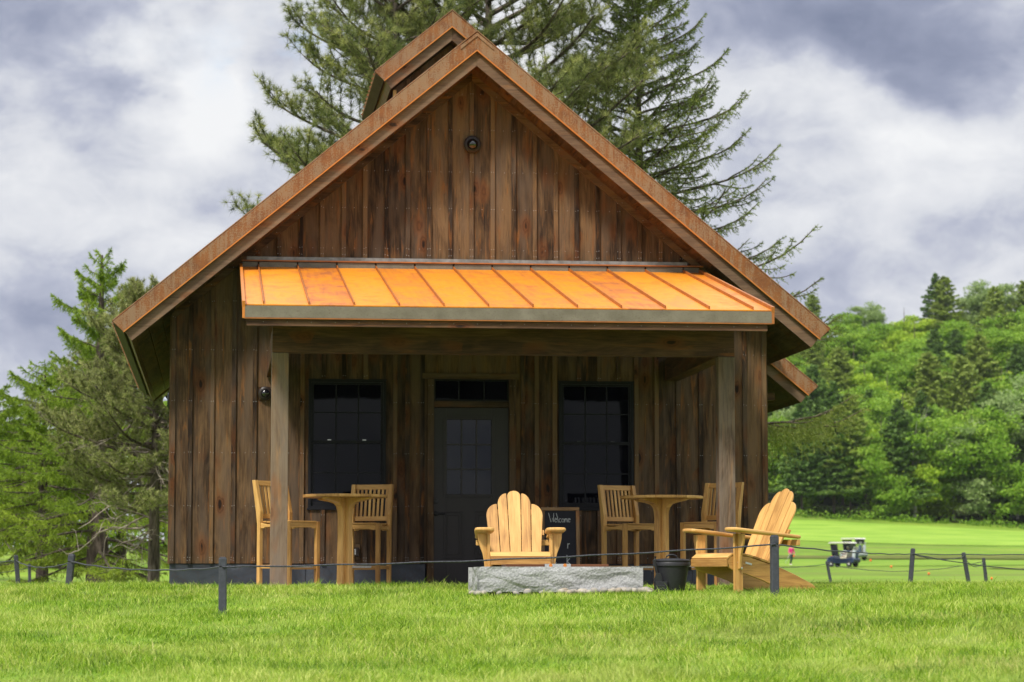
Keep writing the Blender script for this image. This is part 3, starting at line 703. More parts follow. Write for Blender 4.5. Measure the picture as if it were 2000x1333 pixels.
for a,b,c,e_ in ((DX0,DX0+.02,2.264,2.53),(DX1-.02,DX1,2.264,2.53),(DX0+.02,DX1-.02,2.51,2.53),(DX0+.02,DX1-.02,2.264,2.284),(-.16,-.145,2.284,2.51),(.15,.165,2.284,2.51)): mb.box(a,b,.02,.05,c,e_,.5)
tr=mb.build('transom_window',blackf,cabin,bevel=.002)
mb=MB(); mb.box(DX0+.02,DX1-.02,.035,.04,2.284,2.51,.5); mb.build('pane',paneM,tr)
mb=MB(); mb.box(-.5,.5,-.03,.07,-.04,.0,.5); mb.build('threshold',blackm,cabin)

# lamps and outlet on the wall
def dome_lamp(name,loc,ax,s,label,mat=domem,body=bronzem):
    t=thing(name,label,'lamp',loc)
    mb=MB(); mb.lathe([(.100*s,0),(.108*s,.010*s),(.108*s,.032*s),(.094*s,.046*s),(.070*s,.050*s),(.068*s,.040*s)],(0,0,0),ax,36)
    a=Vector(ax)
    up=Vector((0,0,1)) ; sd=a.cross(up).normalized()
    for k in range(4):
        an=R(45+90*k); p=(sd*math.cos(an)+up*math.sin(an))*.094*s
        mb.lathe([(.006*s,.044*s),(.006*s,.052*s)],tuple(p),ax,8)
    mb.build('housing',body,t,smooth=True)
    mb=MB(); mb.lathe([(.069*s*math.cos(R(i*9)),.042*s+.062*s*math.sin(R(i*9))) for i in range(11)],(0,0,0),ax,32); mb.build('globe',mat,t,smooth=True)
    return t
dome_lamp('wall_lamp',(.003,-.021,5.42),(0,-1,0),1.,'round bronze lamp with dark glass dome high in the cabin gable')
dome_lamp('wall_lamp',(-2.502,-.019,2.336),(0,-1,0),.78,'small round bronze lamp on the wall beside the left porch post')
t=dome_lamp('wall_lamp',(WX0-.02,1.3,2.33),(-1,0,0),1.0,'mirrored dome lamp sticking out from the left side wall under the eave',chromem,blackm)
t=thing('outlet_cover','small bronze weatherproof outlet cover low on the wall behind the left table','outlet',(-1.40,-.018,.43))
mb=MB(); mb.box(-.038,.038,-.045,0,-.055,.055,.5); mb.build('cover',bronzem,t,bevel=.008); mb=MB(); mb.box(-.016,.0,-.048,-.0452,-.035,.035,.5); mb.build('window_strip',steelm,t,bevel=.002)

# ---------------------------------------------------------------- furniture
def rrect(cx,cy,hw,hh,r,n=4):
    P=[]
    for (sx,sy,a0) in ((1,1,0),(-1,1,90),(-1,-1,180),(1,-1,270)):
        for k in range(n+1):
            a=R(a0+90*k/n); P.append((cx+sx*(hw-r)+r*math.cos(a),cy+sy*(hh-r)+r*math.sin(a)))
    return P
STG='teak bar stools on the porch'
def make_stool(label):
    t=thing('bar_stool',label,'bar stool',(0,0,0),0,STG); B=.004
    w,dp=.225,.225; L=.024
    for sx in (-1,1):
        mb=MB(); mb.box(sx*w-L,sx*w+L,-dp-L,-dp+L,-.02,.738,None); mb.build('leg',teak,t,bevel=B)
    for sx in (-1,1):
        mb=MB()   # rear leg runs up into a raked stile
        P=[(dp-L,-.02),(dp+L,-.02),(dp+L,.70),(dp+L+.02,.85),(dp+L+.085,1.20),(dp+L+.035,1.20),(dp-L-.005+.0,.85),(dp-L,.70)]
        mb.prism(P,(sx*w-L,0,0),(0,1,0),(0,0,1),(1,0,0),2*L,None,0,1); mb.build('leg',teak,t,bevel=B)
    mb=MB()
    mb.prism([(0,-.052),(.05,-.052),(.07,-.04),(.33,-.04),(.35,-.052),(.402,-.052),(.402,.012),(0,.012)],(-.201,-dp-.012,.712),(1,0,0),(0,0,1),(0,1,0),.024,None,0,0)
    mb.prism([(0,-.052),(.05,-.052),(.07,-.04),(.33,-.04),(.35,-.052),(.402,-.052),(.402,.012),(0,.012)],(-.201,dp-.012,.712),(1,0,0),(0,0,1),(0,1,0),.024,None,0,0)
    for sx in (-1,1):
        mb.prism([(-.201,-.05),(-.15,-.05),(-.13,-.038),(.13,-.038),(.15,-.05),(.201,-.05),(.201,.008),(.10,-.008),(0,-.01),(-.10,.0),(-.201,.012)],(sx*w-.012,0,.712),(0,1,0),(0,0,1),(1,0,0),.024,None,0,0)
    mb.build('seat_frame',teak,t,bevel=.002)
    mb=MB()
    for i in range(7):
        y=-dp-.02+i*.066; z=.726-.010*math.sin(PI*i/6)
        mb.box(-.2,.2,y,y+.058,z,z+.016,None)
    mb.build('seat',teak,t,bevel=.003)
    mb=MB()
    def yb(z): return dp+.01+.02*(z-.7)/.15 if z<.85 else dp+.03+.065*(z-.85)/.35
    mb.beam((-w+L,yb(1.168),1.168),(w-L,yb(1.168),1.168),.024,.058,up=(0,.18,1))
    mb.build('back_rail',teak,t,bevel=.003); mb=MB()
    mb.beam((-w+L,yb(.80),.80),(w-L,yb(.80),.80),.024,.052,up=(0,.15,1))
    mb.build('back_rail',teak,t,bevel=.003)
    mb=MB()
    for i in range(8):
        x=-.176+i*.0503; mb.beam((x,yb(.822),.822),(x,yb(1.142),1.142),.027,.014,up=(0,1,0))
    mb.build('back_slat',teak,t,bevel=.002)
    mb=MB()
    for sx in (-1,1): mb.beam((sx*w,-dp+L,.235),(sx*w,dp-L,.235),.022,.04)
    mb.beam((-w+L,-dp,.225),(w-L,-dp,.225),.024,.04); mb.beam((-w+L,dp,.235),(w-L,dp,.235),.022,.04)
    fr=mb.build('footrest',teak,t,bevel=.003)
    mb=MB(); mb.box(-.15,.15,-dp-.015,-dp+.014,.2455,.250,.5); mb.box(-.15,.15,-dp-.0155,-dp-.0125,.228,.2455,.5); mb.build('metal_strip',steelm,fr)
    return t
def put(root,mx,my,rz): # place so that the seat centre is at mx,my
    root.location=(mx,my,0); root.rotation_euler=(0,0,rz)
s0=make_stool('teak bar stool partly behind the left porch post, turned to the right'); put(s0,-2.27,-2.35,R(42))
dup(s0,(-1.37,-1.45,0),R(-20),'teak bar stool right of the left table with its back to the window')
dup(s0,(1.72,-1.5,0),R(24),'teak bar stool left of the right table, beside the chalkboard')
dup(s0,(2.50,-2.35,0),R(-43),'teak bar stool partly behind the right porch post, turned to the left')
TBG='round teak bar tables'
def make_table(label,loc,rz):
    t=thing('bar_table',label,'table',loc,rz,TBG)
    mb=MB(); r=.472
    nb=8
    for i in range(nb):   # planks of the disc
        a=-r+2*r*i/nb; b=-r+2*r*(i+1)/nb-.002; P=[]
        for k in range(7): x=a+(b-a)*k/6; P.append((x,-math.sqrt(max(0,r*r-x*x))))
        for k in range(7): x=b+(a-b)*k/6; P.append((x,math.sqrt(max(0,r*r-x*x))))
        mb.prism(P,(0,0,1.004),(1,0,0),(0,1,0),(0,0,1),.030,None,0,1)
    mb.build('tabletop',teak,t,bevel=.005)
    prof=[(.115,0),(.112,.012),(.095,.03),(.082,.06),(.077,.12),(.074,.5),(.072,.78),(.078,.86),(.092,.905),(.125,.94),(.20,.962),(.30,.978),(.33,.99),(.33,1.004)]
    for k in range(4):
        a=R(45+90*k); dr=Vector((math.cos(a),math.sin(a),0)); sd=Vector((-dr.y,dr.x,0))
        P=[(.0,0)]+[(x*1.12,z) for x,z in prof]+[(.0,1.004)]
        mb=MB(); mb.prism(P,sd*-.035,dr,(0,0,1),sd,.07,None,0,1); mb.build('pedestal_leg',teak,t,bevel=.010,seg=3)
    return t
make_table('round teak bar table in front of the left window',(-1.645,-2.4,0),R(4))
make_table('round teak bar table right of the chalkboard',(1.93,-2.4,0),R(-3))

ADG='adirondack chairs by the fire pit'
def make_adirondack(label,loc,rz):
    t=thing('adirondack_chair',label,'chair',loc,rz,ADG); B=.005
    for sx in (-1,1):   # front legs
        mb=MB(); mb.box(sx*.315-.014,sx*.315+.014,-.345,-.245,-.03,.585,None); mb.build('front_leg',teak,t,bevel=B)
        mb=MB()  # curved bracket under the arm
        P=[(0,.585),(sx*.095,.585),(sx*.092,.53),(sx*.075,.46),(sx*.045,.38),(sx*.030,.30),(sx*.026,.25),(0,.24)]
        mb.prism([(a,b) for a,b in P],(sx*.3295,-.31,0),(1,0,0),(0,0,1),(0,1,0),.026,None,0,1); mb.build('arm_bracket',teak,t,bevel=B)
        mb=MB()  # stringer: side board from rounded front down to the ground behind
        P=[(-.40,.305),(-.395,.345),(-.36,.372),(-.30,.378),(-.15,.362),(.05,.305),(.22,.262),(.42,.185),(.60,.105),(.66,.06),(.70,-.0),(.69,-.02),(.40,-.015),(.20,.06),(.0,.14),(-.2,.20),(-.32,.225),(-.38,.255)]
        mb.prism(P,(sx*.287-.0125,0,0),(0,1,0),(0,0,1),(1,0,0),.025,None,0,0); st=mb.build('side_board',teak,t,bevel=B)
        mb=MB()
        for (y,z) in ((-.30,.31),(-.265,.255)): mb.lathe([(.012,0),(.012,.004),(.005,.006)],(sx*.3292,y,z),(sx,0,0),12)
        mb.build('bolt',steelm,t,smooth=True)
    mb=MB(); mb.prism([(0,0),(.075,0),(.075,.018),(0,.018)],(.3005,-.20,.300),(0,.97,-.22),(0,.22,.97),(1,0,0),.003,.5,0,0); mb.build('nameplate',steelm,t)
    mb=MB()  # seat slats following the curve
    path=[(-.413,.268),(-.421,.335),(-.388,.386),(-.30,.398),(-.16,.381),(.0,.338),(.14,.298)]
    pts=[]
    for i in range(len(path)-1):
        for k in range(8): f=k/8; pts.append((path[i][0]*(1-f)+path[i+1][0]*f,path[i][1]*(1-f)+path[i+1][1]*f))
    pts.append(path[-1]); acc=[0]
    for a,b in zip(pts[:-1],pts[1:]): acc.append(acc[-1]+math.hypot(b[0]-a[0],b[1]-a[1]))
    def at(s):
        for i in range(len(acc)-1):
            if acc[i+1]>=s: f=(s-acc[i])/(acc[i+1]-acc[i]); return (pts[i][0]+(pts[i+1][0]-pts[i][0])*f,pts[i][1]+(pts[i+1][1]-pts[i][1])*f)
        return pts[-1]
    s=.0; ns=8; W=acc[-1]/ns
    for i in range(ns):
        a=at(i*W+.002); b=at((i+1)*W-.004); mb.beam((-.303,(a[0]+b[0])/2,(a[1]+b[1])/2),(.303,(a[0]+b[0])/2,(a[1]+b[1])/2),math.hypot(b[0]-a[0],b[1]-a[1]),.02,up=(0,-(b[1]-a[1]),(b[0]-a[0])))
    mb.build('seat_slat',teak,t,bevel=.004)
    # back: five fanned slats on the raked plane
    rk=R(27); o=Vector((0,.125,.235)); up=Vector((0,math.sin(rk),math.cos(rk))); LB=.90
    def arc(x0,z0,x1,z1,n=7,cv=1):   # quarter ellipse from (x0,z0) low outside to (x1,z1) high inside
        return [(x1+(x0-x1)*math.cos(PI/2*k/n),z0+(z1-z0)*math.sin(PI/2*k/n)) for k in range(n+1)]
    L=LB
    c=[(-.052,0),(-.068,L-.055)]+[( -.066*math.cos(PI*k/10),L-.055+.055*math.sin(PI*k/10)) for k in range(1,10)]+[(.068,L-.055),(.052,0)]
    sl1=[(.058,0),(.152,0),(.168,L-.20)]+arc(.170,L-.16,.078,L-.030)+[(.075,L-.10)]
    sl2=[(.158,0),(.245,0),(.288,L-.33)]+arc(.291,L-.29,.180,L-.155)+[(.176,L-.25)]
    for P in (c,sl1,[(-a,b) for a,b in sl1],sl2,[(-a,b) for a,b in sl2]):
        mb=MB(); mb.prism(P,o-Vector((0,math.cos(rk),-math.sin(rk)))*.0,(1,0,0),up,(0,-math.cos(rk),math.sin(rk)),.02,None,0,1); mb.build('back_slat',teak,t,bevel=.004)
    mb=MB()
    for s_,hw in ((.06,.245),(.42,.30),(.66,.22)):
        q=o+up*s_+Vector((0,math.cos(rk),-math.sin(rk)))*.012; mb.beam(q-Vector((hw,0,0)),q+Vector((hw,0,0)),.06,.024,up=tuple(Vector((0,-math.cos(rk),math.sin(rk)))))
    mb.build('back_brace',teak,t,bevel=.003)
    mb=MB(); yq=o.y+up.y*.36/ up.z*1.0
    mb.box(-.40,.40,.345,.385,.475,.535,None); mb.build('rear_crosspiece',teak,t,bevel=.006)
    for sx in (-1,1):  # arms
        P=[(.262,-.40),(.28,-.43),(.33,-.445),(.40,-.445),(.445,-.43),(.458,-.39),(.455,-.25),(.44,-.05),(.42,.15),(.41,.36),(.395,.40),(.345,.40),(.325,.36),(.325,.18),(.315,.05),(.285,-.06),(.265,-.15),(.258,-.28)]
        mb=MB(); tilt=Vector((0,1,-.085)).normalized()
        mb.prism([(sx*a,b) for a,b in P],(0,-.0,.575),(1,0,0),tilt,(0,.085,1),.034,None,0,1); mb.build('armrest',teak,t,bevel=.013,seg=3)
    return t
A1=(-.02,-5.15); make_adirondack('teak adirondack chair facing forward behind the granite fire pit',(A1[0],A1[1],gz(*A1)-.02),R(-2))
A2=(2.06,-6.45); make_adirondack('teak adirondack chair seen side-on, right of the black bucket',(A2[0],A2[1],gz(*A2)-.02),R(-66))

# fire pit
PX0,PX1,PY0,PY1=-.56,1.055,-6.5,-5.55; pz0=gz(.2,-6.2)-.0
pit=thing('fire_pit','grey rock-faced granite block fire pit in the grass before the cabin door','fire pit',((PX0+PX1)/2,(PY0+PY1)/2,0))
def granite_block():
    hx,hy=(PX1-PX0)/2,(PY1-PY0)/2; z0,z1=-.035,.207; V=[];F=[]
    from mathutils import noise as mn
    nx,ny,nz=170,90,30
    def P(x,y,z,nrm):
        k=1.
        q=Vector((x*1.9,y*1.9,z*5.0))
        a=mn.noise(q*1.1+Vector((3,1,2)))*.6+abs(mn.noise(q*1.7))*.5+mn.noise(q*6)*.05
        rd=1-abs(mn.noise(q*1.7+Vector((7,7,7)))); a+=rd*rd*.35-.4
        f=.046*a+.004*mn.noise(Vector((x,y,z))*60)
        e=max(0,1-min(abs(abs(x)-hx) if nrm[1] else 9,abs(abs(y)-hy) if nrm[0] else 9)/.03)
        f=(f-.014)*k*(1-e*.8)
        return (x+nrm[0]*f,y+nrm[1]*f,z)
    def grid(fn,nu,nv):
        b=len(V)
        for j in range(nv+1):
            for i in range(nu+1): V.append(fn(i/nu,j/nv))
        for j in range(nv):
            for i in range(nu): F.append((b+j*(nu+1)+i,b+j*(nu+1)+i+1,b+(j+1)*(nu+1)+i+1,b+(j+1)*(nu+1)+i))
    zz=lambda v:z0+(z1-z0)*v
    grid(lambda u,v:P(-hx+2*hx*u,-hy,zz(v),(0,-1)),nx,nz)
    grid(lambda u,v:P(hx-2*hx*u,hy,zz(v),(0,1)),nx,nz)
    grid(lambda u,v:P(-hx,hy-2*hy*u,zz(v),(-1,0)),ny,nz)
    grid(lambda u,v:P(hx,-hy+2*hy*u,zz(v),(1,0)),ny,nz)
    for (x0,y0,x1,y1,nrm,n_) in ((-hx,-hy,hx,-hy,(0,-1),nx),(hx,hy,-hx,hy,(0,1),nx),(-hx,hy,-hx,-hy,(-1,0),ny),(hx,-hy,hx,hy,(1,0),ny)):
        b=len(V)
        for i in range(n_+1):
            x=x0+(x1-x0)*i/n_; y=y0+(y1-y0)*i/n_; p=P(x,y,z1,nrm); V.append(p); V.append((x*.93 if nrm[1] else x-nrm[0]*.06,y*.93 if nrm[0] else y-nrm[1]*.06,z1+.001))
        for i in range(n_): F.append((b+2*i,b+2*i+2,b+2*i+3,b+2*i+1))
    # top frame with a central opening, and bottom
    b=len(V); o=.055
    for x,y,z in [(-hx+o,-hy+o,z1),(hx-o,-hy+o,z1),(hx-o,hy-o,z1),(-hx+o,hy-o,z1),(-.5,-.22,z1),(.5,-.22,z1),(.5,.22,z1),(-.5,.22,z1),(-.5,-.22,.1),(.5,-.22,.1),(.5,.22,.1),(-.5,.22,.1)]: V.append((x,y,z))
    for k in range(4): j=(k+1)%4; F.append((b+k,b+j,b+4+j,b+4+k)); F.append((b+4+k,b+4+j,b+8+j,b+8+k))
    F.append((b+8,b+9,b+10,b+11)); F.append
    me=bpy.data.meshes.new('granite_slab'); me.from_pydata(V,[],F); me.polygons.foreach_set('use_smooth',np.zeros(len(F),dtype=bool)); me.materials.append(granite)
    o_=bpy.data.objects.new('granite_slab',me); COL.objects.link(o_); o_.parent=pit
granite_block()
mb=MB(); mb.box(-.70,.70,-.38,.38,-.12,-.037,.5); mb.build('base',blackm,pit)
mb=MB(); mb.box(-.50,-.13,-.26,.26,.2085,.234,.2,0); mb.box(.13,.50,-.26,.26,.2085,.234,.6,0); mb.box(-.128,.128,-.262,.262,.2085,.236,.5,1)
for x in (-.07,.07): mb.lathe([(.018,0),(.018,.004)],(x,-.263,.222),(0,-1,0),12,.5,2)
mb.build('burner_lid',[beamw,steelm,lipm],pit,bevel=.003)
# pebbles
pr=random.Random(5); PG='pebbles around the fire pit'
def pebble_mesh(k):
    bm=MB(); n=10; r=random.Random(k)
    prof=[(.001,-.5),(.32,-.43),(.47,-.2),(.5,.02),(.43,.27),(.26,.43),(.001,.5)]
    bm.lathe(prof,(0,0,0),(0,0,1),n); V=[(x*(1+.14*math.sin(3*y+k)),y*(1+.15*math.cos(2*x+k)),z*(1+.12*x)) for x,y,z in bm.v]; bm.v=V
    return bm
pebs=[]
for k in range(4):
    o=pebble_mesh(k).build('pebble',pebm,None,smooth=True); pebs.append(o)
first=True; cnt=0
spots=[(.0+pr.gauss(0,.02),0) for _ in range(0)]
for px in [pr.uniform(.25,1.12) for _ in range(46)]+[pr.uniform(-.62,-.45) for _ in range(5)]+[pr.uniform(-.4,.25) for _ in range(8)]:
    k=cnt%4; o=pebs[k] if cnt<4 else pebs[k].copy()
    if cnt>=4: COL.objects.link(o)
    y=-6.56-abs(pr.gauss(0,.05)); s_=pr.uniform(.045,.085)
    o.scale=(s_*pr.uniform(.9,1.4),s_,s_*pr.uniform(.6,.85)); o.rotation_euler=(pr.uniform(-.3,.3),pr.uniform(-.3,.3),pr.uniform(0,6))
    o.location=(px,y,gz(px,y)+s_*.3+.022); tag(o,'small rounded tan or grey pebble at the foot of the granite fire pit','pebble',PG); cnt+=1

# bucket
bk=thing('ash_bucket','black lidded bucket with a hand scoop, standing beside the granite fire pit','bucket',(1.385,-6.2,gz(1.385,-6.2)-.01))
mb=MB(); mb.lathe([(.118,0),(.122,.01),(.170,.27),(.172,.30),(.160,.30)],(0,0,0),n=40); mb.build('body',plastm,bk,smooth=True)
mb=MB(); mb.lathe([(.176,.268),(.182,.272),(.184,.300),(.178,.312),(.186,.318),(.186,.328),(.172,.338),(.08,.346),(.001,.348)],(0,0,0),n=40); mb.build('lid',plastm,bk,smooth=True)
mb=MB(); mb.tube([(-.055,-.0,.345),(-.048,0,.368),(-.02,0,.382),(.02,0,.382),(.048,0,.368),(.055,0,.345)],.008,8); mb.build('lid_handle',blackm,bk,smooth=True)
mb=MB()
mb.tube([(.175,0,.25),(.21,0,.22),(.20,-.02,.12),(.17,-.03,.04),(.13,-.05,.012)],.004,6); mb.tube([(-.175,0,.25),(-.20,0,.22),(-.19,.03,.12)],.004,6); mb.box(.165,.195,-.02,.02,.225,.265,.5)
mb.build('wire_bail',blackm,bk)
mb=MB(); mb.prism(rrect(0,.0,.062,.05,.012),(-.125,-.105,.01),(1,0,0),(0,1,0),(0,0,1),.11,.5,0,0); 
for z in (.04,.07): mb.box(-.175,-.085,-.158,-.154,z,z+.012,.5)
mb.build('scoop_pocket',plastm,bk,bevel=.004)
sc=mb=MB()
mb.tube([(-.178,-.10,.36),(-.185,-.105,.335),(-.175,-.105,.26),(-.16,-.108,.20)],[.010,.014,.013,.011],8)
mb.prism([(-.02,0),(.02,0),(.045,-.05),(.045,-.10),(-.04,-.10),(-.038,-.05)],(-.152,-.112,.20),(1,0,0),(.05,0,1),(0,-1,0),.012,.5,0,0)
mb.build('scoop',blackm,bk,bevel=.003)

# chalkboard
cbd=thing('chalkboard_sign','small chalkboard easel with oak frame and hand-written Welcome, left of the right-hand stools','sign',(.985,-.80,0),R(-3))
W2,HB=.20,.955; lean=R(7); up=Vector((0,math.sin(lean),math.cos(lean))); nr=(0,-math.cos(lean),math.sin(lean))
org=Vector((0,-.10,0)); 
mb=MB()
def fr(x0,x1,a,b): mb.prism([(x0,a),(x1,a),(x1,b),(x0,b)],org,(1,0,0),up,nr,.028,None,0,0 if (x1-x0)>(b-a) else 1)
fr(-.23,-.19,0,.915); fr(.185,.225,0,.915); fr(-.23,.225,.917,.957); fr(-.189,.184,.10,.14)
mb.build('frame',framew,cbd,bevel=.004)
mb=MB()
mb.beam((-.2,.12,0),(-.2,.0,.93),.03,.02,up=(0,1,0)); mb.beam((.2,.12,0),(.2,.0,.93),.03,.02,up=(0,1,0)); mb.build('rear_leg',framew,cbd,bevel=.003)
mb=MB(); mb.prism([(-.188,.141),(.183,.141),(.183,.916),(-.188,.916)],org,(1,0,0),up,nr,.008,.5,0,1); mb.build('board',chalkb,cbd)
# strokes in board coordinates (x right, z along the board)
def P2(x,z): return org+Vector((x-.012,0,0))+up*(z+.012)+Vector(nr)*.0095
def stroke(mb,pts,r=.0032): mb.tube([P2(*p) for p in pts],r,5)
def arcp(cx,cz,rx,rz,a0,a1,n=10): return [(cx+rx*math.cos(R(a0+(a1-a0)*k/n)),cz+rz*math.sin(R(a0+(a1-a0)*k/n))) for k in range(n+1)]
mb=MB()
z=.765   # baseline of the first line
stroke(mb,[(-.128,z+.112),(-.10,z+.005),(-.083,z+.055),(-.072,z+.005),(-.066,z+.112)])
stroke(mb,[(-.056,z+.030),(-.030,z+.034)]+arcp(-.043,z+.027,.0135,.024,20,330)); stroke(mb,[(-.037,z+.112),(-.022,z+.06),(-.014,z+.0)])
stroke(mb,arcp(.010,z+.024,.014,.022,50,320)); stroke(mb,arcp(.042,z+.024,.014,.021,0,360,12))
stroke(mb,[(.062,z+.0),(.063,z+.045),(.064,z+.035)]+arcp(.071,z+.032,.007,.014,160,0,5)+[(.078,z+.002),(.079,z+.032)]+arcp(.086,z+.032,.007,.014,160,0,5)+[(.094,z+.002)])
stroke(mb,[(.103,z+.028),(.128,z+.034)]+arcp(.117,z+.026,.0145,.022,20,320))
mb.build('chalk_lettering',chalkm,cbd); mb=MB()
stroke(mb,[(-.10,.660),(-.06,.662)]); stroke(mb,[(-.08,.66),(-.083,.615)],.0031)
mb.build('chalk_lettering',chalkm,cbd); mb=MB()
z=.455
stroke(mb,arcp(-.085,z+.095,.026,.018,60,180,6)+[(-.105,z+.085),(-.09,z+.06)]+arcp(-.085,z+.03,.028,.03,70,-150,10),.004); stroke(mb,[(-.045,z+.06)]+arcp(-.03,z+.02,.015,.022,180,360,8)+[(-.014,z+.06)],.004)
mb.build('chalk_lettering',chalkm,cbd); mb=MB()
stroke(mb,[(.095,z+.0),(.097,z+.06),(.097,z+.04)]+arcp(.112,z+.035,.013,.022,160,50,5),.004)
mb.build('chalk_lettering',chalkm,cbd); mb=MB()
z=.265; stroke(mb,arcp(-.072,z+.05,.04,.045,30,320,12),.004); stroke(mb,[(.085,z+.11),(.085,z),(.087,z+.04),(.118,z+.07)],.004); stroke(mb,[(.087,z+.04),(.12,z+.0)],.004)
mb.build('chalk_lettering',chalkm,cbd)

# ---------------------------------------------------------------- rope posts
POSTG='short charcoal posts carrying the rope line'
def rope_post(loc,h,w,lean,label,mat=None):
    t=thing('rope_post',label,'post',loc,0,POSTG); t.rotation_euler=(lean[1],lean[0],random.uniform(-.2,.2)); c=w*.27
    P=[(-w/2+c*.4,-w/2),(w/2-c*.4,-w/2),(w/2,-w/2+c*.4),(w/2,w/2-c*.4),(w/2-c*.4,w/2),(-w/2+c*.4,w/2),(-w/2,w/2-c*.4),(-w/2,-w/2+c*.4)]
    mb=MB(); mb.prism(P,(0,0,-.12),(1,0,0),(0,1,0),(0,0,1),h-.095+.12,.5,0,0); mb.build('shaft',polem,t,bevel=.003)
    mb=MB(); mb.prism([(x*.86,y*.86) for x,y in P],(0,0,h-.096),(1,0,0),(0,1,0),(0,0,1),.014,.5,0,0); mb.build('rope_groove',blackm,t)
    mb=MB(); b=len(mb.v); mb.prism(P,(0,0,h-.083),(1,0,0),(0,1,0),(0,0,1),.070,.5,0,0); mb.prism([(x*.78,y*.78) for x,y in P],(0,0,h-.0135),(1,0,0),(0,1,0),(0,0,1),.012,.5,0,0); mb.build('cap',polem,t,bevel=.004)
    return Vector(loc)+Vector((lean[0]*(h-.09),-lean[1]*(h-.09),h-.09))
tops={}
def pp(k,x,y,ztop,zb,w,lean,label): tops[k]=rope_post((x,y,zb),ztop-zb,w,lean,label)
pp('a',-3.0,-8.3,.279,-.285,.071,(-.005,0),'charcoal rope post standing foremost, left of the porch')
pp('b',2.03,-8.0,.49,-.12,.071,(.002,0),'dark rope post in front of the side-on adirondack chair')
pp('c',-4.664,-2.8,.372,-.13,.071,(.09,.04),'leaning charcoal rope post left of the cabin corner')
pp('d',-6.062,9.0,.495,-.08,.068,(-.10,0),'dark rope post at the left edge of the picture, tilted left')
pp('e',-7.38,30,.53,.0,.068,(-.03,0),'thin distant rope post seen between the two leaning left posts')
pp('f',-6.268,45,.36,-.1,.068,(.03,0),'smallest distant rope post at the end of the brown mulch bed')
pp('g',7.488,7.7,.60,-.02,.07,(.09,0),'dark rope post on the right lawn, nearest of the four there')
pp('h',11.42,18,.68,-.02,.07,(-.17,0),'rope post tilted left, middle of the three at far right')
pp('i',14.74,28,.68,-.02,.068,(-.11,0),'farthest right rope post, beyond the tilted one')
pp('j',12.0,32,.645,-.03,.068,(-.18,0),'thin leaning rope post below the golf carts')
RG='dark ropes strung between the low posts'
def rope(p,q,sag,label,r=.0075,n=26):
    p=Vector(p);q=Vector(q); mb=MB(); P=[]
    for i in range(n+1):
        f=i/n; v=p.lerp(q,f); v.z-=sag*4*f*(1-f); v.z+=.004*math.sin(f*40); P.append(v)
    mb.tube(P,r,7); o=mb.build('rope',ropem,None,smooth=True); tag(o,label,'rope',RG)
fo=Vector((0,-.043,0))
rope(tops['a']+fo,tops['b']+fo,.035,'long dark rope crossing in front of the porch and the fire pit')
rope(tops['c']+fo,tops['a']+fo,.055,'sagging rope from the leaning left post to the foremost post')
rope(tops['d']+fo,tops['c']+fo,.08,'sagging rope between the two leaning posts at the left')
rope(tops['d']+fo,(-9.0,14,.40),.05,'rope running off the left edge from the tilted dark post')
rope(tops['d']+Vector((-1.6,3,-.22)),tops['e'],.06,'faint rope reaching the thin distant post at left')
rope(tops['e'],tops['f'],.30,'thin faraway rope drooping over the brown mulch bed')
rope(tops['b']+fo,tops['g']+fo,.03,'taut rope from the post by the side-on chair to the right lawn post')
rope(tops['g']+fo,(11.6,6.5,.55),.03,'rope running off the right edge from the nearest right lawn post')
rope(tops['g'],tops['h'],.07,'short rope sagging between the two nearest right lawn posts')
rope(tops['h'],tops['i'],.16,'short rope between the tilted post and the farthest right post')
rope(tops['g'],(13.4,13.5,.36),.16,'lower slack rope leaving the picture at the far right')
rope(tops['j'],tops['i'],.20,'long faint rope drooping behind the right lawn post')
rope((7.6,26,.55),tops['j'],.10,'faint rope from behind the side-on chair to the thin leaning post')

# ---------------------------------------------------------------- vegetation
def perp(D,rg):
    A=rg.normal(size=D.shape); S_=np.cross(D,A); return S_/np.maximum(np.linalg.norm(S_,axis=1,keepdims=True),1e-6)
def unit(a): return a/np.maximum(np.linalg.norm(a,axis=-1,keepdims=True),1e-9)
def needles(P,D,L,W,rg):
    S_=perp(D,rg)*W[:,None]*.5; return np.stack([P-S_,P+S_,P+D*L[:,None]],1)
def tufts(C,DIR,k,spread,L,W,tn,rg,along=.0):
    """k needles per tuft at points C pointing about DIR"""
    n=len(C); P=np.repeat(C,k,0); D=np.repeat(DIR,k,0); s=rg.random((n*k,1)); P=P-D*along*s
    D=unit(D+rg.normal(size=D.shape)*spread); LL=L*(.7+.5*rg.random(n*k)); t=np.repeat(tn,k)+rg.normal(size=n*k)*.10
    return needles(P,D,LL,np.full(n*k,W),rg),np.clip(t,0,1)
def bez(p0,d,L,bend,n):
    """curve from p0 heading d, bending upward by `bend` over its length"""
    P=[np.array(p0,float)]; d=np.array(d,float)
    for i in range(n):
        f=(i+.5)/n; dd=d+np.array([0,0,bend(f)]); dd/=np.linalg.norm(dd); P.append(P[-1]+dd*L/n)
    return np.array(P)
def at_px(px,D):
    a=YAW+math.atan((px-1000)/FPX); return EYE[0]+D*math.tan(a),EYE[1]+D
def tree_root(name,label,x,y,group=None,z=None):
    return thing(name,label,'tree',(x,y,gz(x,y)-.1 if z is None else z),0,group)

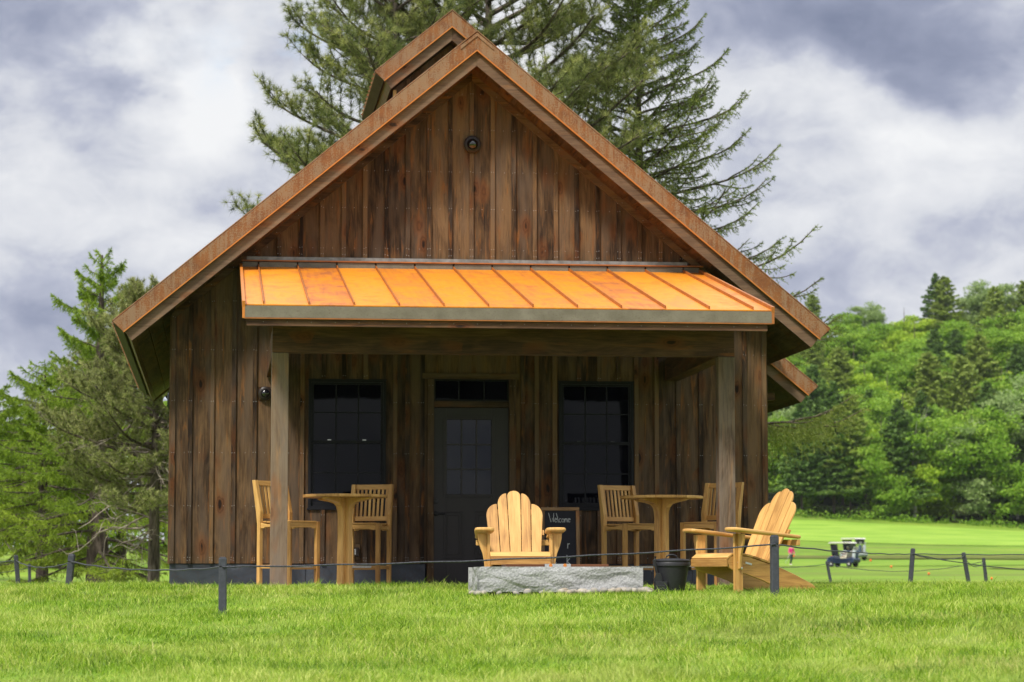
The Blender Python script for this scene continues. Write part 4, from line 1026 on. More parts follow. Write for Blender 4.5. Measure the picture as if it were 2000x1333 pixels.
def make_pine(root,H,z0,rad,seed,leaf,nb=46,tl=.13,kk=24,trunk_r=.16,dead=0,lean=(0,0),top_z=None,tw=.006,az_skip=None,bend=.55,dens=1.):
    rg=np.random.default_rng(seed); mt=MB(); mb=MB()
    pts=[(lean[0]*z*z/H,lean[1]*z*z/H,z) for z in np.linspace(0,H,12)]; tp=lambda z:np.array([lean[0]*z*z/H,lean[1]*z*z/H,z])
    mt.tube(pts,[trunk_r*(1-.85*i/11)+.01 for i in range(12)],10); mt.build('trunk',barkg,root,smooth=True)
    C=[];D=[]
    for b in range(nb):
        f=(b+rg.random()*.8)/nb; z=z0+(H-z0)*f; az=b*2.4+rg.normal()*.3
        Lb=rad(f)*(.75+.4*rg.random()); el=.05+.55*f+rg.normal()*.12
        d=np.array([math.cos(az)*math.cos(el),math.sin(az)*math.cos(el),math.sin(el)])
        n=8; P=bez(tp(z),d,Lb,lambda q:-.12+bend*q*q+.1*math.sin(q*7+b),n)
        mb.tube([tuple(p) for p in P],[.035*Lb/2*(1-.8*i/n)+.006 for i in range(n+1)],5)
        ns=int(4+Lb*5*dens)
        for s in range(ns):
            q=.25+.75*(s+rg.random())/ns; i=min(int(q*n),n-1); p=P[i]+(P[i+1]-P[i])*(q*n-i); t=unit(P[i+1]-P[i])
            sd=unit(np.cross(t,[0,0,1]))*(1 if s%2 else -1)
            dd=unit(t*.8+sd*(.75+.3*rg.random())+np.array([0,0,.15+.2*rg.random()])+rg.normal(size=3)*.15)
            Ls=(.30+.30*(1-q))*min(Lb,2.)*(.6+.5*rg.random()); Q=bez(p,dd,Ls,lambda q:.5*q,4)
            mb.tube([tuple(v) for v in Q],[.009,.008,.007,.006,.005],4)
            for j in range(1,5):
                for rep in range(3 if j>1 else 1):
                    base=Q[j]; dirr=unit(Q[j]-Q[j-1]) if rep==0 else unit(unit(Q[j]-Q[j-1])*.7+rg.normal(size=3)*.55+np.array([0,0,.35]))
                    c=base+dirr*(.0 if rep==0 else .10+.12*rg.random()); C.append(c); D.append(unit(dirr+np.array([0,0,.25])))
                    if rep: mb.tube([tuple(base),tuple(c)],[.005,.004],3,cap=False)
    C=np.array(C);D=np.array(D); tn=np.clip(.5+rg.normal(size=len(C))*.22,0,1)
    T_,t=tufts(C,D,kk,.95,tl,tw,tn,rg,along=.05)
    mb.build('branches',barkg,root,smooth=True); tri_mesh('crown',T_,t,leaf,root)
    if dead:
        md=MB()
        for b in range(dead):
            z=rg.uniform(.18,.62)*H; az=rg.uniform(0,6.28); L=rg.uniform(.8,2.4)
            P=bez(tp(z),(math.cos(az),math.sin(az),-.1),L,lambda q:-.5*q+.4*math.sin(q*9+b),7); md.tube([tuple(p) for p in P],[.026*(1-.75*i/7) for i in range(8)],4)
            for s in range(7):
                i=rg.integers(2,7); q=bez(P[i],unit(rg.normal(size=3)+(P[i]-P[i-1])*3),rg.uniform(.3,.9),lambda q:.7*math.sin(q*6+s),5); md.tube([tuple(p) for p in q],[.009,.008,.007,.006,.005,.004],3)
        md.build('dead_branches',barkd,root)
    return root
def make_spruce(root,H,z0,rad,seed,leaf,nb=80,trunk_r=.14,droop=.35,upt=.75,hang=.32,sw=.05,nl=.05,nw=.009,kk=9,el0=-.25,el1=.6,dens=1.,lowk=0.):
    rg=np.random.default_rng(seed); mt=MB(); mb=MB()
    mt.tube([(0,0,z) for z in np.linspace(0,H,10)],[trunk_r*(1-.93*i/9)+.006 for i in range(10)],10); mt.build('trunk',barkg,root,smooth=True)
    P_=[];D_=[];TN=[]
    for b in range(nb):
        f=(b+rg.random()*.7)/nb; z=z0+(H-z0)*f; az=b*2.399+rg.normal()*.25
        Lb=rad(f)*(.72+.42*rg.random()); el=el0+(el1-el0)*f+rg.normal()*.06
        d=np.array([math.cos(az)*math.cos(el),math.sin(az)*math.cos(el),math.sin(el)])
        n=10; P0=bez((0,0,z),d,Lb,lambda q:-droop*math.sin(q*2.6)+upt*q**3,n); tb=rg.normal()*.12
        curves=[(P0,Lb)]
        if Lb>.7:
            for q in (.22,.36,.5,.62,.74,.85):
                i=int(q*n); t=unit(P0[i+1]-P0[i]); sg=1 if rg.random()<.5 else -1; sd=unit(np.cross(t,[0,0,1]))*sg
                L2=Lb*(.42*(1-q)+.12)*rg.uniform(.6,1.2); curves.append((bez(P0[i],unit(t*.8+sd*rg.uniform(.4,.9)+np.array([0,0,rg.uniform(-.15,.2)])),L2,lambda w:-.25*math.sin(w*2.6)+.6*w**3,n),L2))
        for P,LL in curves:
            mb.tube([tuple(p) for p in P],[.016*LL**.7*(1-.85*i/n)+.004 for i in range(n+1)],5)
            low=max(0,1-f/.24)*lowk; ns=int((4+LL*9)*dens*(1+.9*low))
            for s in range(ns+1):
                q=.08+.92*(s+rg.random()*.6)/ns; q=min(q,1); i=min(int(q*n),n-1); p=P[i]+(P[i+1]-P[i])*(q*n-i); t=unit(P[i+1]-P[i])
                for sg in (-1,1):
                    if rg.random()<.12: continue
                    sd=unit(np.cross(t,[0,0,1]))*sg
                    Lh=hang*(1+low*1.6)*(.3+1.1*rg.random())*min(1,.4+LL*.35)*(1-.6*q**3)
                    dd=unit(t*rg.uniform(.3,.9)+sd*.7+np.array([0,0,-.2-1.1*(1-q)*rg.random()]))
                    m=4; Q=bez(p,dd,Lh,lambda w:-1.3*w*(1.2-q),m)
                    for j in range(m):
                        for r in range(int((kk//2+1)*(1+1.3*low))):
                            w=rg.random(); P_.append(Q[j]*(1-w)+Q[j+1]*w); D_.append(unit(Q[j+1]-Q[j])*.7); TN.append(.5+tb+.12*(j/m)+.12*rg.normal())
                for r in range(kk):
                    P_.append(p+t*rg.uniform(0,.08)); D_.append(t*.7); TN.append(.45+tb+.1*rg.normal())
    P_=np.array(P_);D_=np.array(D_); D2=unit(D_+rg.normal(size=D_.shape)*.48)
    N=needles(P_,D2,nl*(.7+.6*rg.random(len(P_))),np.full(len(P_),nw),rg)
    mb.build('branches',barkg,root,smooth=True); tri_mesh('crown',N,np.clip(TN,0,1),leaf,root)
    return root
def leaf_quads(C,size,rg,flat=0.):
    n=len(C); Nn=unit(rg.normal(size=(n,3))+np.array([0,0,flat])); A=perp(Nn,rg); B=np.cross(Nn,A); s=size*(.6+.8*rg.random((n,1)))
    return np.stack([C-A*s*.6,C+B*s*.32,C+A*s*.6,C-B*s*.32],1)
def make_broadleaf(root,H,Rx,cb,seed,leaf,size=.22,nclump=95,per=90,bark=barkg,tr=.22):
    rg=np.random.default_rng(seed); mt=MB(); mb=MB(); mt.tube([(0,0,0),(.05,0,H*.3),(-.05,.05,H*.6),(0,0,H*.88)],[tr,tr*.8,tr*.5,.03],8); mt.build('trunk',bark,root,smooth=True)
    cz=(H+cb)/2; hz=(H-cb)/2; C=[];t=[]
    lobes=[(rg.normal(size=3)*np.array([.42*Rx,.42*Rx,.42*hz]),rg.uniform(.45,.75)) for _ in range(7)]
    for k in range(nclump):
        lo,sc=lobes[k%7]; d=unit(rg.normal(size=3)); r=rg.uniform(.55,1.)
        c=np.array([0,0,cz])+lo+d*r*np.array([Rx,Rx,hz])*sc*.8
        c[2]=max(c[2],cb*.8); cr=rg.uniform(.25,.95)*Rx*.26+.12
        if k%5==0: mb.tube([(0,0,max(cb*.6,c[2]*.55)),tuple((c+np.array([0,0,max(cb*.6,c[2]*.55)]))/2+np.array([0,0,.2])),tuple(c)],[tr*.3,tr*.18,.02],4)
        m=int(per*rg.uniform(.6,1.3)); Q=rg.normal(size=(m,3)); Q=unit(Q)*(rg.random((m,1))**.5)*1.15*cr*np.array([1.7,1.7,.75])
        C.append(c+Q); t.append(np.full(m,.5+rg.normal()*.16)+rg.normal(size=m)*.10)
    C=np.concatenate(C); t=np.clip(np.concatenate(t),0,1)
    mb.build('limbs',bark,root); tri_mesh('crown',leaf_quads(C,size,rg,.6),t,leaf,root,4); return root
def make_conifer(root,H,Rx,cb,seed,leaf,size=.22,nb=90,tr=.2,shape=.8):
    """white pine / hemlock seen from afar: layered plates of foliage"""
    rg=np.random.default_rng(seed); mt=MB(); mt.tube([(0,0,0),(0,0,H*.5),(0,0,H*.98)],[tr,tr*.6,.02],8); mt.build('trunk',barkg,root,smooth=True)
    C=[];t=[];mb=MB()
    for b in range(nb):
        f=(b+rg.random())/nb; z=cb+(H-cb)*f; az=b*2.4+rg.normal()*.4; L=Rx*((1-f)**shape*.95+.07)*rg.uniform(.6,1.15)
        u=np.array([math.cos(az),math.sin(az),.12+.25*f]); m=int(24+110*L/Rx*2); s=rg.random(m)**.6
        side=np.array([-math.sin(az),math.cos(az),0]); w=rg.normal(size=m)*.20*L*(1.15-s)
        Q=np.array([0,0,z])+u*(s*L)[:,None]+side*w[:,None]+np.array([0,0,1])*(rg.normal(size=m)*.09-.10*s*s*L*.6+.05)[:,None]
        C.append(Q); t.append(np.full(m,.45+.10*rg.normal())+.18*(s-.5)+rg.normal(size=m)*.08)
        if b%3==0: mb.tube([(0,0,z),tuple(np.array([0,0,z])+u*L*.8)],[.04,.01],3,cap=False)
    C=np.concatenate(C); t=np.clip(np.concatenate(t),0,1)
    mb.build('branches',barkg,root); tri_mesh('crown',leaf_quads(C,size,rg,1.2),t,leaf,root,4); return root

# two pines and the tall spruce behind the cabin
r=tree_root('pine_tree','tall tufted pine rising behind the left roof slope and the cupola',*at_px(800,48.))
make_pine(r,12.6,4.2,lambda f:(3.1*(1-f)**.55+.30),31,pineF,nb=66,lean=(-.03,.02),trunk_r=.15,dens=1.0,kk=32,tl=.15,tw=.0085)
r=tree_root('pine_tree','dense tufted pine top rising behind the ridge, right of the cupola',*at_px(955,50.))
make_pine(r,14.6,4.6,lambda f:(3.5*(1-f)**.4+.4),47,pineF,nb=96,lean=(0,.02),trunk_r=.16,dens=1.05,kk=32,tl=.15,tw=.0085)
r=tree_root('spruce_tree','tall thin spruce with upswept drooping branches behind the right roof slope',5.30,20.)
make_spruce(r,13.0,3.4,lambda f:(4.35*(1-f)**.88+.3),5,sprF,nb=150,trunk_r=.16,droop=.26,upt=.85,el0=.05,el1=.7,hang=.34,dens=.62,nl=.055,nw=.013,kk=8,lowk=1.)
# left-hand group
LG='trees beside the left end of the cabin'
r=tree_root('spruce_tree','light green spruce with pointed top, tallest tree left of the cabin',-5.95,32.5,LG)
make_spruce(r,8.15,.7,lambda f:(3.1*(1-f)**.75+.18),15,lspF,kk=11,nb=75,trunk_r=.30,droop=.30,upt=.6,el0=-.15,el1=.75,hang=.36,dens=.85,nl=.06,nw=.014)
r=tree_root('pine_tree','tufted grey-green pine with bare dead twigs beside the cabin corner',-4.45,26.,LG)
make_pine(r,6.3,2.0,lambda f:(2.1*(1-f)**.5+.3),77,redpF,nb=60,tl=.11,trunk_r=.135,dead=46,tw=.014,dens=1.3)
r=tree_root('spruce_tree','feathery spruce with dark trunk in front of the mulch bed, far left',-7.5,36.,LG)
make_spruce(r,5.7,1.3,lambda f:(2.8*(1-f)**.7+.2),25,lspF,kk=11,nb=60,trunk_r=.17,droop=.32,upt=.5,el0=-.2,el1=.6,hang=.40,nl=.065,nw=.017,dens=.8)
r=tree_root('pine_tree','low olive pine standing between the two left spruces',-5.6,38.,LG)
make_pine(r,6.0,1.6,lambda f:(2.4*(1-f)**.4+.3),83,redpF,nb=54,tl=.12,trunk_r=.16,dead=16,tw=.015,dens=1.2)
r=tree_root('spruce_tree','spruce with slim trunk at the left edge of the mulch bed',-9.2,42.,LG)
make_spruce(r,5.6,1.6,lambda f:(2.5*(1-f)**.7+.2),35,lspF,kk=11,nb=57,trunk_r=.14,droop=.3,upt=.5,hang=.40,nl=.07,nw=.019,dens=.8)

# leafy trees beyond the left field
BG='leafy trees beyond the left field'
p0=tree_root('leafy_tree','bright green leafy tree at the far left edge of the picture',-15.5,66.,BG); make_broadleaf(p0,8.6,2.6,1.2,91,decA,size=.20,nclump=130,per=110)
p1=tree_root('leafy_tree','round deep green tree behind the light spruce',-10.5,92.,BG); make_broadleaf(p1,8.5,4.2,.8,92,decB,size=.26,nclump=130,per=100)
for i,(x,y,s,src,l) in enumerate([(-19.5,84,1.05,p0,'bright leafy tree partly cut by the left picture edge'),(-14.5,104,1.1,p1,'deep green round tree behind the farthest-left spruce trunk'),(-5.,100,.95,p0,'bright green tree glimpsed between the pine trunk and the cabin corner'),
        (-2.,112,1.0,p1,'deep green tree mostly hidden by the cabin corner'),(-22,108,1.15,p1,'dark leafy tree low behind the left edge trees')]):
    dup(src,(x,y,gz(x,y)-.1),i*1.3,l,s)
# the wooded hill
FG='trees on the wooded hillside'
hp={}
def proto(k,fn,name,lab,px,D):
    x,y=at_px(px,D); r=tree_root(name,lab,x,y,FG); fn(r); hp[k]=r; return r
proto('A',lambda r:make_broadleaf(r,15,5.0,1.5,201,decA,size=.40,nclump=170,per=150,bark=barkg),'leafy_tree','bright yellow-green leafy tree at the forest edge above the golf carts',1722,331)
proto('B',lambda r:make_broadleaf(r,15,5.5,1.0,202,decB,size=.40,nclump=170,per=150),'leafy_tree','broad deep green leafy tree at the forest edge near the right picture edge',1915,330)
proto('C',lambda r:make_broadleaf(r,16,5.0,3.0,203,decC,size=.40,nclump=170,per=140,bark=birch),'leafy_tree','pale silvery-green tree at the right picture edge of the forest',1985,336)
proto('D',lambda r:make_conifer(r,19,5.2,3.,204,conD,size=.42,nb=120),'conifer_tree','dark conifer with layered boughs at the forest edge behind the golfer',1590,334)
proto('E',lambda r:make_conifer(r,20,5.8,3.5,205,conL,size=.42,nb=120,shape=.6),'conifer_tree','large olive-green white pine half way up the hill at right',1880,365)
names={'A':('leafy_tree','bright yellow-green leafy tree'),'B':('leafy_tree','deep green leafy tree'),'C':('leafy_tree','pale grey-green leafy tree'),'D':('conifer_tree','dark layered conifer'),'E':('conifer_tree','olive-green conifer')}
rr=random.Random(77)
rows=[(332,'at the hill foot',[(1490,'D',.8),(1535,'B',.75),(1565,'D',.7),(1628,'D',.95),(1660,'E',.8),(1690,'B',.65),(1755,'D',.85),(1790,'B',.9),(1830,'A',.85),(1862,'C',.75),(1945,'D',.8),(2030,'B',.9),(2065,'D',.9)]),
 (352,'in the second row of the hill',[(1500,'B',.9),(1550,'C',.8),(1600,'B',.9),(1645,'B',.85),(1700,'D',.85),(1745,'B',1.),(1800,'D',.9),(1840,'B',.9),(1930,'D',.9),(1965,'B',1.),(2020,'C',1.),(2070,'E',.9)]),
 (374,'in the third row of the hill',[(1490,'E',.8),(1530,'A',.9),(1580,'D',.8),(1625,'A',.95),(1675,'B',.95),(1720,'A',.9),(1765,'A',1.),(1815,'E',.9),(1945,'B',.9),(1990,'D',1.),(2040,'B',1.)]),
 (398,'half way up the hill',[(1500,'D',.8),(1550,'B',.9),(1600,'A',.9),(1640,'E',.8),(1690,'A',1.),(1735,'A',.95),(1785,'B',.9),(1830,'D',.85),(1865,'A',.9),(1915,'E',.95),(1960,'A',1.),(2010,'D',.9),(2060,'A',1.)]),
 (424,'high on the hill',[(1490,'D',.8),(1540,'B',.8),(1585,'E',.75),(1630,'A',.8),(1670,'A',.85),(1720,'B',.85),(1775,'A',.95),(1820,'B',.9),(1870,'D',.85),(1920,'B',.95),(1970,'A',.9),(2030,'B',1.)]),
 (452,'near the hilltop',[(1500,'B',.7),(1560,'B',.65),(1610,'A',.62),(1655,'B',.75),(1700,'B',.75),(1745,'A',.75),(1790,'A',.85),(1850,'B',.85),(1900,'A',.85),(1950,'E',.8),(1995,'B',.9),(2050,'A',.9)]),
 (482,'on the hill skyline',[(1590,'E',.6),(1665,'B',.65),(1705,'C',.62),(1770,'A',.85),(1832,'D',.95),(1850,'E',.8),(1885,'A',.8),(1930,'C',.88),(1965,'A',.85),(2005,'E',.85),(2060,'B',.9)])]
def colword(px):
    if px<1560: return 'next to the cabin wall'
    if px<1640: return 'above the golfer'
    if px<1700: return 'above the golf carts'
    if px<1780: return 'right of the golf carts'
    if px<1860: return 'above the lawn post'
    if px<1930: return 'above the farther posts'
    return 'at the right picture edge'
seen=set()
for D,where,row in rows:
    for px,k,s in row:
        x,y=at_px(px,D+rr.uniform(-6,6)); lab=names[k][1]+' '+where+', '+colword(px)
        if lab in seen: lab=('taller ' if s>.85 else 'smaller ')+lab.replace('bright ','').replace('deep ','')
        seen.add(lab)
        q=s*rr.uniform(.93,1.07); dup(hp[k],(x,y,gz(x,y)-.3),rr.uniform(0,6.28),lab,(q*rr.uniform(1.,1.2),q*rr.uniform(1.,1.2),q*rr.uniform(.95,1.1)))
# bare dead tree with pale branches
r=tree_root('dead_tree','bare pale dead tree with forked branches at the forest edge',*at_px(1785,328)); mb=MB()
mb.tube([(0,0,0),(.2,0,4),(-.2,0,8),(.3,0,12.5)],[.22,.18,.13,.03],6); mb.build('trunk',birch,r)
mb=MB(); q=random.Random(4)
for i in range(16):
    z=q.uniform(5,12); a=q.uniform(0,6.28); L=q.uniform(1.2,3.4); p=Vector((0,0,z)); d_=Vector((math.cos(a),math.sin(a),.7)); mb.tube([p,p+d_*L*.5,p+d_*L+Vector((0,0,L*.35))],[.07,.05,.02],4)
mb.build('branches',birch,r)
# undergrowth at the foot of the forest
def undergrowth():
    rg=np.random.default_rng(9); C=[];t=[]
    for i in range(150):
        px=rg.uniform(1480,2080); x,y=at_px(px,rg.uniform(321,332)); z=gz(x,y); m=40; s=rg.uniform(.25,.9)
        C.append(np.array([x,y,z+s*.4])+rg.normal(size=(m,3))*np.array([s,s,s*.45])); t.append(np.full(m,.35+.2*rg.normal())+.1*rg.normal(size=m))
    o=tri_mesh('undergrowth',leaf_quads(np.concatenate(C),.3,rg,.5),np.clip(np.concatenate(t),0,1),decB,None,4); tag(o,'low green undergrowth along the forest edge','undergrowth',kind='stuff')
undergrowth()

# ---------------------------------------------------------------- lawn
def lawn():
    rg=np.random.default_rng(3); 
    zones=[(-19.5,-15,-6.2,3.0,3000),(-15,-11,-7.2,4.2,2600),(-11,-7.5,-8.2,5.8,2300),(-7.5,-4.0,-9.0,7.5,2200),(-4.0,3,-10.,-3.75,1300),(-4.,3,3.75,10.,1300),(3,12,-12,-3.75,700),(3,14,3.9,13,800),(12,26,-14,-3.9,260),(14,34,4,22,260)]
    X=[];Y=[]
    for y0,y1,x0,x1,dn in zones:
        n=int((y1-y0)*(x1-x0)*dn); X.append(rg.uniform(x0,x1,n)); Y.append(rg.uniform(y0,y1,n))
    X=np.concatenate(X);Y=np.concatenate(Y)
    # clear the footprint of the pit
    k=~((X>PX0-.02)&(X<PX1+.02)&(Y>PY0-.16)&(Y<PY1)&~((rg.random(n_:=len(X))<.35)&(Y<PY0-.04))); X=X[k];Y=Y[k]; n=len(X)
    Z=ground_z(X,Y)
    cl=np.sin(X*5.1+3*np.sin(Y*2.3))*np.sin(Y*4.3+2*np.sin(X*3.1))
    pt=np.sin(X*.9+1.2*np.sin(Y*.7))*np.sin(Y*.55+X*.35)
    far=np.clip((Y+4)/25,0,1)
    H=(.044+.015*cl+.010*pt)*(.45+1.0*rg.random(n))*(1+.3*far); H=np.where(rg.random(n)<.06,H*1.5,H)
    W=np.clip(.0038+.0012*np.clip((Y+19)/15,0,1)+.004*far,0,.02)*(.7+.6*rg.random(n))
    az=rg.uniform(0,2*PI,n); la=2.6*np.sin(X*4.1+2.*np.sin(Y*3.3))+1.7*np.sin(Y*5.3+X*2.)
    ln=rg.uniform(.1,1.25,n); wx=np.cos(la)*.3; wy=np.sin(la)*.3
    dx=(np.cos(az)*ln+wx)*H; dy=(np.sin(az)*ln+wy)*H
    ps=rg.uniform(0,2*PI,n); sx=np.cos(ps)*W; sy=np.sin(ps)*W
    ck=(np.sin(X*7.3+4*np.sin(Y*3.7))*np.sin(Y*6.1+3*np.sin(X*4.9))>.93); H=np.where(ck,H*1.5,H)
    B=np.stack([X,Y,Z-.004],1); S_=np.stack([sx,sy,0*sx],1); M_=B+np.stack([dx*.32,dy*.32,H*.62],1); Tt=B+np.stack([dx,dy,H],1)
    V=np.empty((n,5,3),dtype=np.float32); V[:,0]=B-S_*.5; V[:,1]=B+S_*.5; V[:,2]=M_+S_*.42; V[:,3]=M_-S_*.42; V[:,4]=Tt
    me=bpy.data.meshes.new('lawn_grass'); me.vertices.add(n*5); me.vertices.foreach_set('co',V.ravel())
    base=(np.arange(n,dtype=np.int32)*5)[:,None]; L=(base+np.array([0,1,2,3,3,2,4],dtype=np.int32)).ravel()
    me.loops.add(n*7); me.loops.foreach_set('vertex_index',L)
    st=((np.arange(n,dtype=np.int32)*7)[:,None]+np.array([0,4],dtype=np.int32)).ravel()
    me.polygons.add(n*2); me.polygons.foreach_set('loop_start',st); me.update(calc_edges=True)
    at=me.attributes.new('tone','FLOAT','FACE'); tn=np.clip(.5+.22*rg.normal(size=n),0,1).astype(np.float32); at.data.foreach_set('value',np.repeat(tn,2))
    me.materials.append(grassM); o=bpy.data.objects.new('lawn_grass',me); COL.objects.link(o)
    tag(o,'bright green uneven lawn grass in front of the cabin','grass',kind='stuff')
lawn()

# ---------------------------------------------------------------- people and golf carts
def plain(name,c,rough=.7): return new_mat(name,lambda T:T.ramp(T.noise(obj(T),18,3),[(.3,tuple(x*.85 for x in c)),(.7,c)]),rough=rough)
skin=plain('skin',(.55,.33,.24)); pinkm=plain('pink_hoodie',(.72,.02,.22)); darkt=plain('dark_trousers',(.035,.055,.06)); bluem=plain('blue_shirt',(.10,.22,.62)); whitep=plain('white_cap_cloth',(.8,.8,.78))
navy=plain('navy_cart_paint',(.02,.035,.09),.3); roofw=plain('white_cart_roof',(.68,.66,.60),.5); rub=plain('tyre_rubber',(.02,.02,.022)); hubm=plain('wheel_hub',(.5,.5,.5)); seatm=plain('cream_seat_vinyl',(.55,.5,.4)); bagm=plain('golf_bag_fabric',(.06,.09,.16)); bagw=plain('pale_golf_bag_fabric',(.5,.53,.6)); orangep=plain('orange_marker_paint',(.85,.16,.02)); silverm=plain('silver_cart_paint',(.45,.47,.5),.35)
def skinned(name,verts,edges,mat,parent,sub=1):
    me=bpy.data.meshes.new(name); me.from_pydata([v[:3] for v in verts],edges,[]); me.materials.append(mat)
    o=bpy.data.objects.new(name,me); COL.objects.link(o); o.parent=parent
    s=o.modifiers.new('skin','SKIN'); sv=me.skin_vertices[0].data if me.skin_vertices else None
    if sv is None:
        bpy.context.view_layer.objects.active=o; me.skin_vertices
    for i,v in enumerate(verts):
        rr_=v[3]; me.skin_vertices[0].data[i].radius=(rr_,rr_ if len(v)<5 else v[4])
    me.skin_vertices[0].data[0].use_root=True
    s.use_smooth_shade=True; b=o.modifiers.new('sub','SUBSURF'); b.levels=sub; b.render_levels=sub
    return o
def chain(V,E,start,pts):
    last=start
    for p in pts: V.append(p); E.append((last,len(V)-1)); last=len(V)-1
    return last
def hand(V,E,wrist,d,side):
    p=Vector(V[wrist][:3]); d=Vector(d).normalized(); s=Vector(side).normalized(); n=d.cross(s)
    V.append((*(p+d*.05),.026,.016)); E.append((wrist,len(V)-1)); palm=len(V)-1
    for k,(o,L) in enumerate(((-.03,.06),(-.01,.07),(.01,.068),(.03,.055))):
        a=p+d*.09+s*o; b=a+d*L*.5+n*.01; c=b+d*L*.4+n*.025
        chain(V,E,palm,[(*a,.009),(*b,.008),(*c,.007)])
    a=p+d*.05-s*.04; chain(V,E,palm,[(*a,.010),(*(a+d*.03-s*.012+n*.01),.008)])
# golfer walking, holding a club in the near hand
gx,gy=at_px(1543.5,205); g=thing('person','golfer in pink hooded top and dark trousers on the fairway holding a club','person',(gx,gy,gz(gx,gy)),R(18))
V=[(0,0,.90,.115,.09)];E=[]
ch=chain(V,E,0,[(0,.0,1.05,.11,.085),(0,-.01,1.2,.13,.09),(0,-.02,1.34,.12,.075),(0,-.03,1.43,.05,.05),(0,-.05,1.50,.065,.075),(0,-.055,1.58,.075,.09),(0,-.05,1.64,.06,.07)])
sh=3
for sx,el,wr in ((-1,(-.26,-.08,1.08),(-.30,-.22,.90)),(1,(.25,.02,1.08),(.27,-.10,.88))):
    k=chain(V,E,sh,[(sx*.17,-.02,1.33,.05),((sx*.215+el[0])/2,(el[1]-.02)/2,1.2,.042),(*el,.036),(*wr,.024)]); hand(V,E,k,(Vector(wr)-Vector(el))*1.0,(0,1,0))
for sx,kn,an in ((-1,(-.10,-.14,.48),(-.11,.0,.09)),(1,(.11,.10,.48),(.13,.30,.12))):
    k=chain(V,E,0,[(sx*.09,0,.84,.085),((sx*.09+kn[0])/2,kn[1]/2,.66,.072),(*kn,.054),((kn[0]+an[0])/2,(kn[1]+an[1])/2+.02,.30,.045),(*an,.032),(an[0],an[1]-.10,.04 if sx<0 else .06,.032)])
skinned('body',V,E,skin,g)
V=[(0,0,.86,.135,.11)];E=[]; chain(V,E,0,[(0,.0,1.05,.130,.105),(0,-.01,1.2,.148,.108),(0,-.02,1.34,.135,.092),(0,-.02,1.43,.07,.065)])
for sx,el,wr in ((-1,(-.26,-.08,1.08),(-.295,-.20,.92)),(1,(.25,.02,1.08),(.268,-.09,.90))): chain(V,E,3,[(sx*.175,-.02,1.33,.064),(*el,.052),(*wr,.038)])
skinned('hooded_top',V,E,pinkm,g)
V=[(0,.01,1.44,.075,.08)];E=[]; chain(V,E,0,[(0,-.01,1.53,.088,.09),(0,-.01,1.62,.092,.10),(0,-.01,1.68,.06,.07)]); skinned('hood',V,E,pinkm,g)
V=[(0,0,.94,.125,.10)];E=[]
for sx,kn,an in ((-1,(-.10,-.14,.48),(-.11,.0,.12)),(1,(.11,.10,.48),(.13,.29,.15))): chain(V,E,0,[(sx*.09,0,.84,.10),(*kn,.068),(*an,.048)])
skinned('trousers',V,E,darkt,g)
mb=MB()
for x,y,z in ((-.11,-.06,.035),(.13,.24,.055)): mb.box(x-.045,x+.045,y-.13,y+.12,z-.035,z+.03,.5)
mb.build('shoes',whitep,g,bevel=.02)
cl=thing('golf_club','steel golf club held by the golfer in pink, pointing down to the left','golf club',(gx,gy,gz(gx,gy)),R(18)); mb=MB(); mb.tube([(-.32,-.30,.86),(-.85,-.62,.22)],[.012,.006],6); mb.box(-.90,-.83,-.66,-.60,.17,.23,.5); mb.build('shaft',steelm,cl)
CG='golf carts on the fairway'
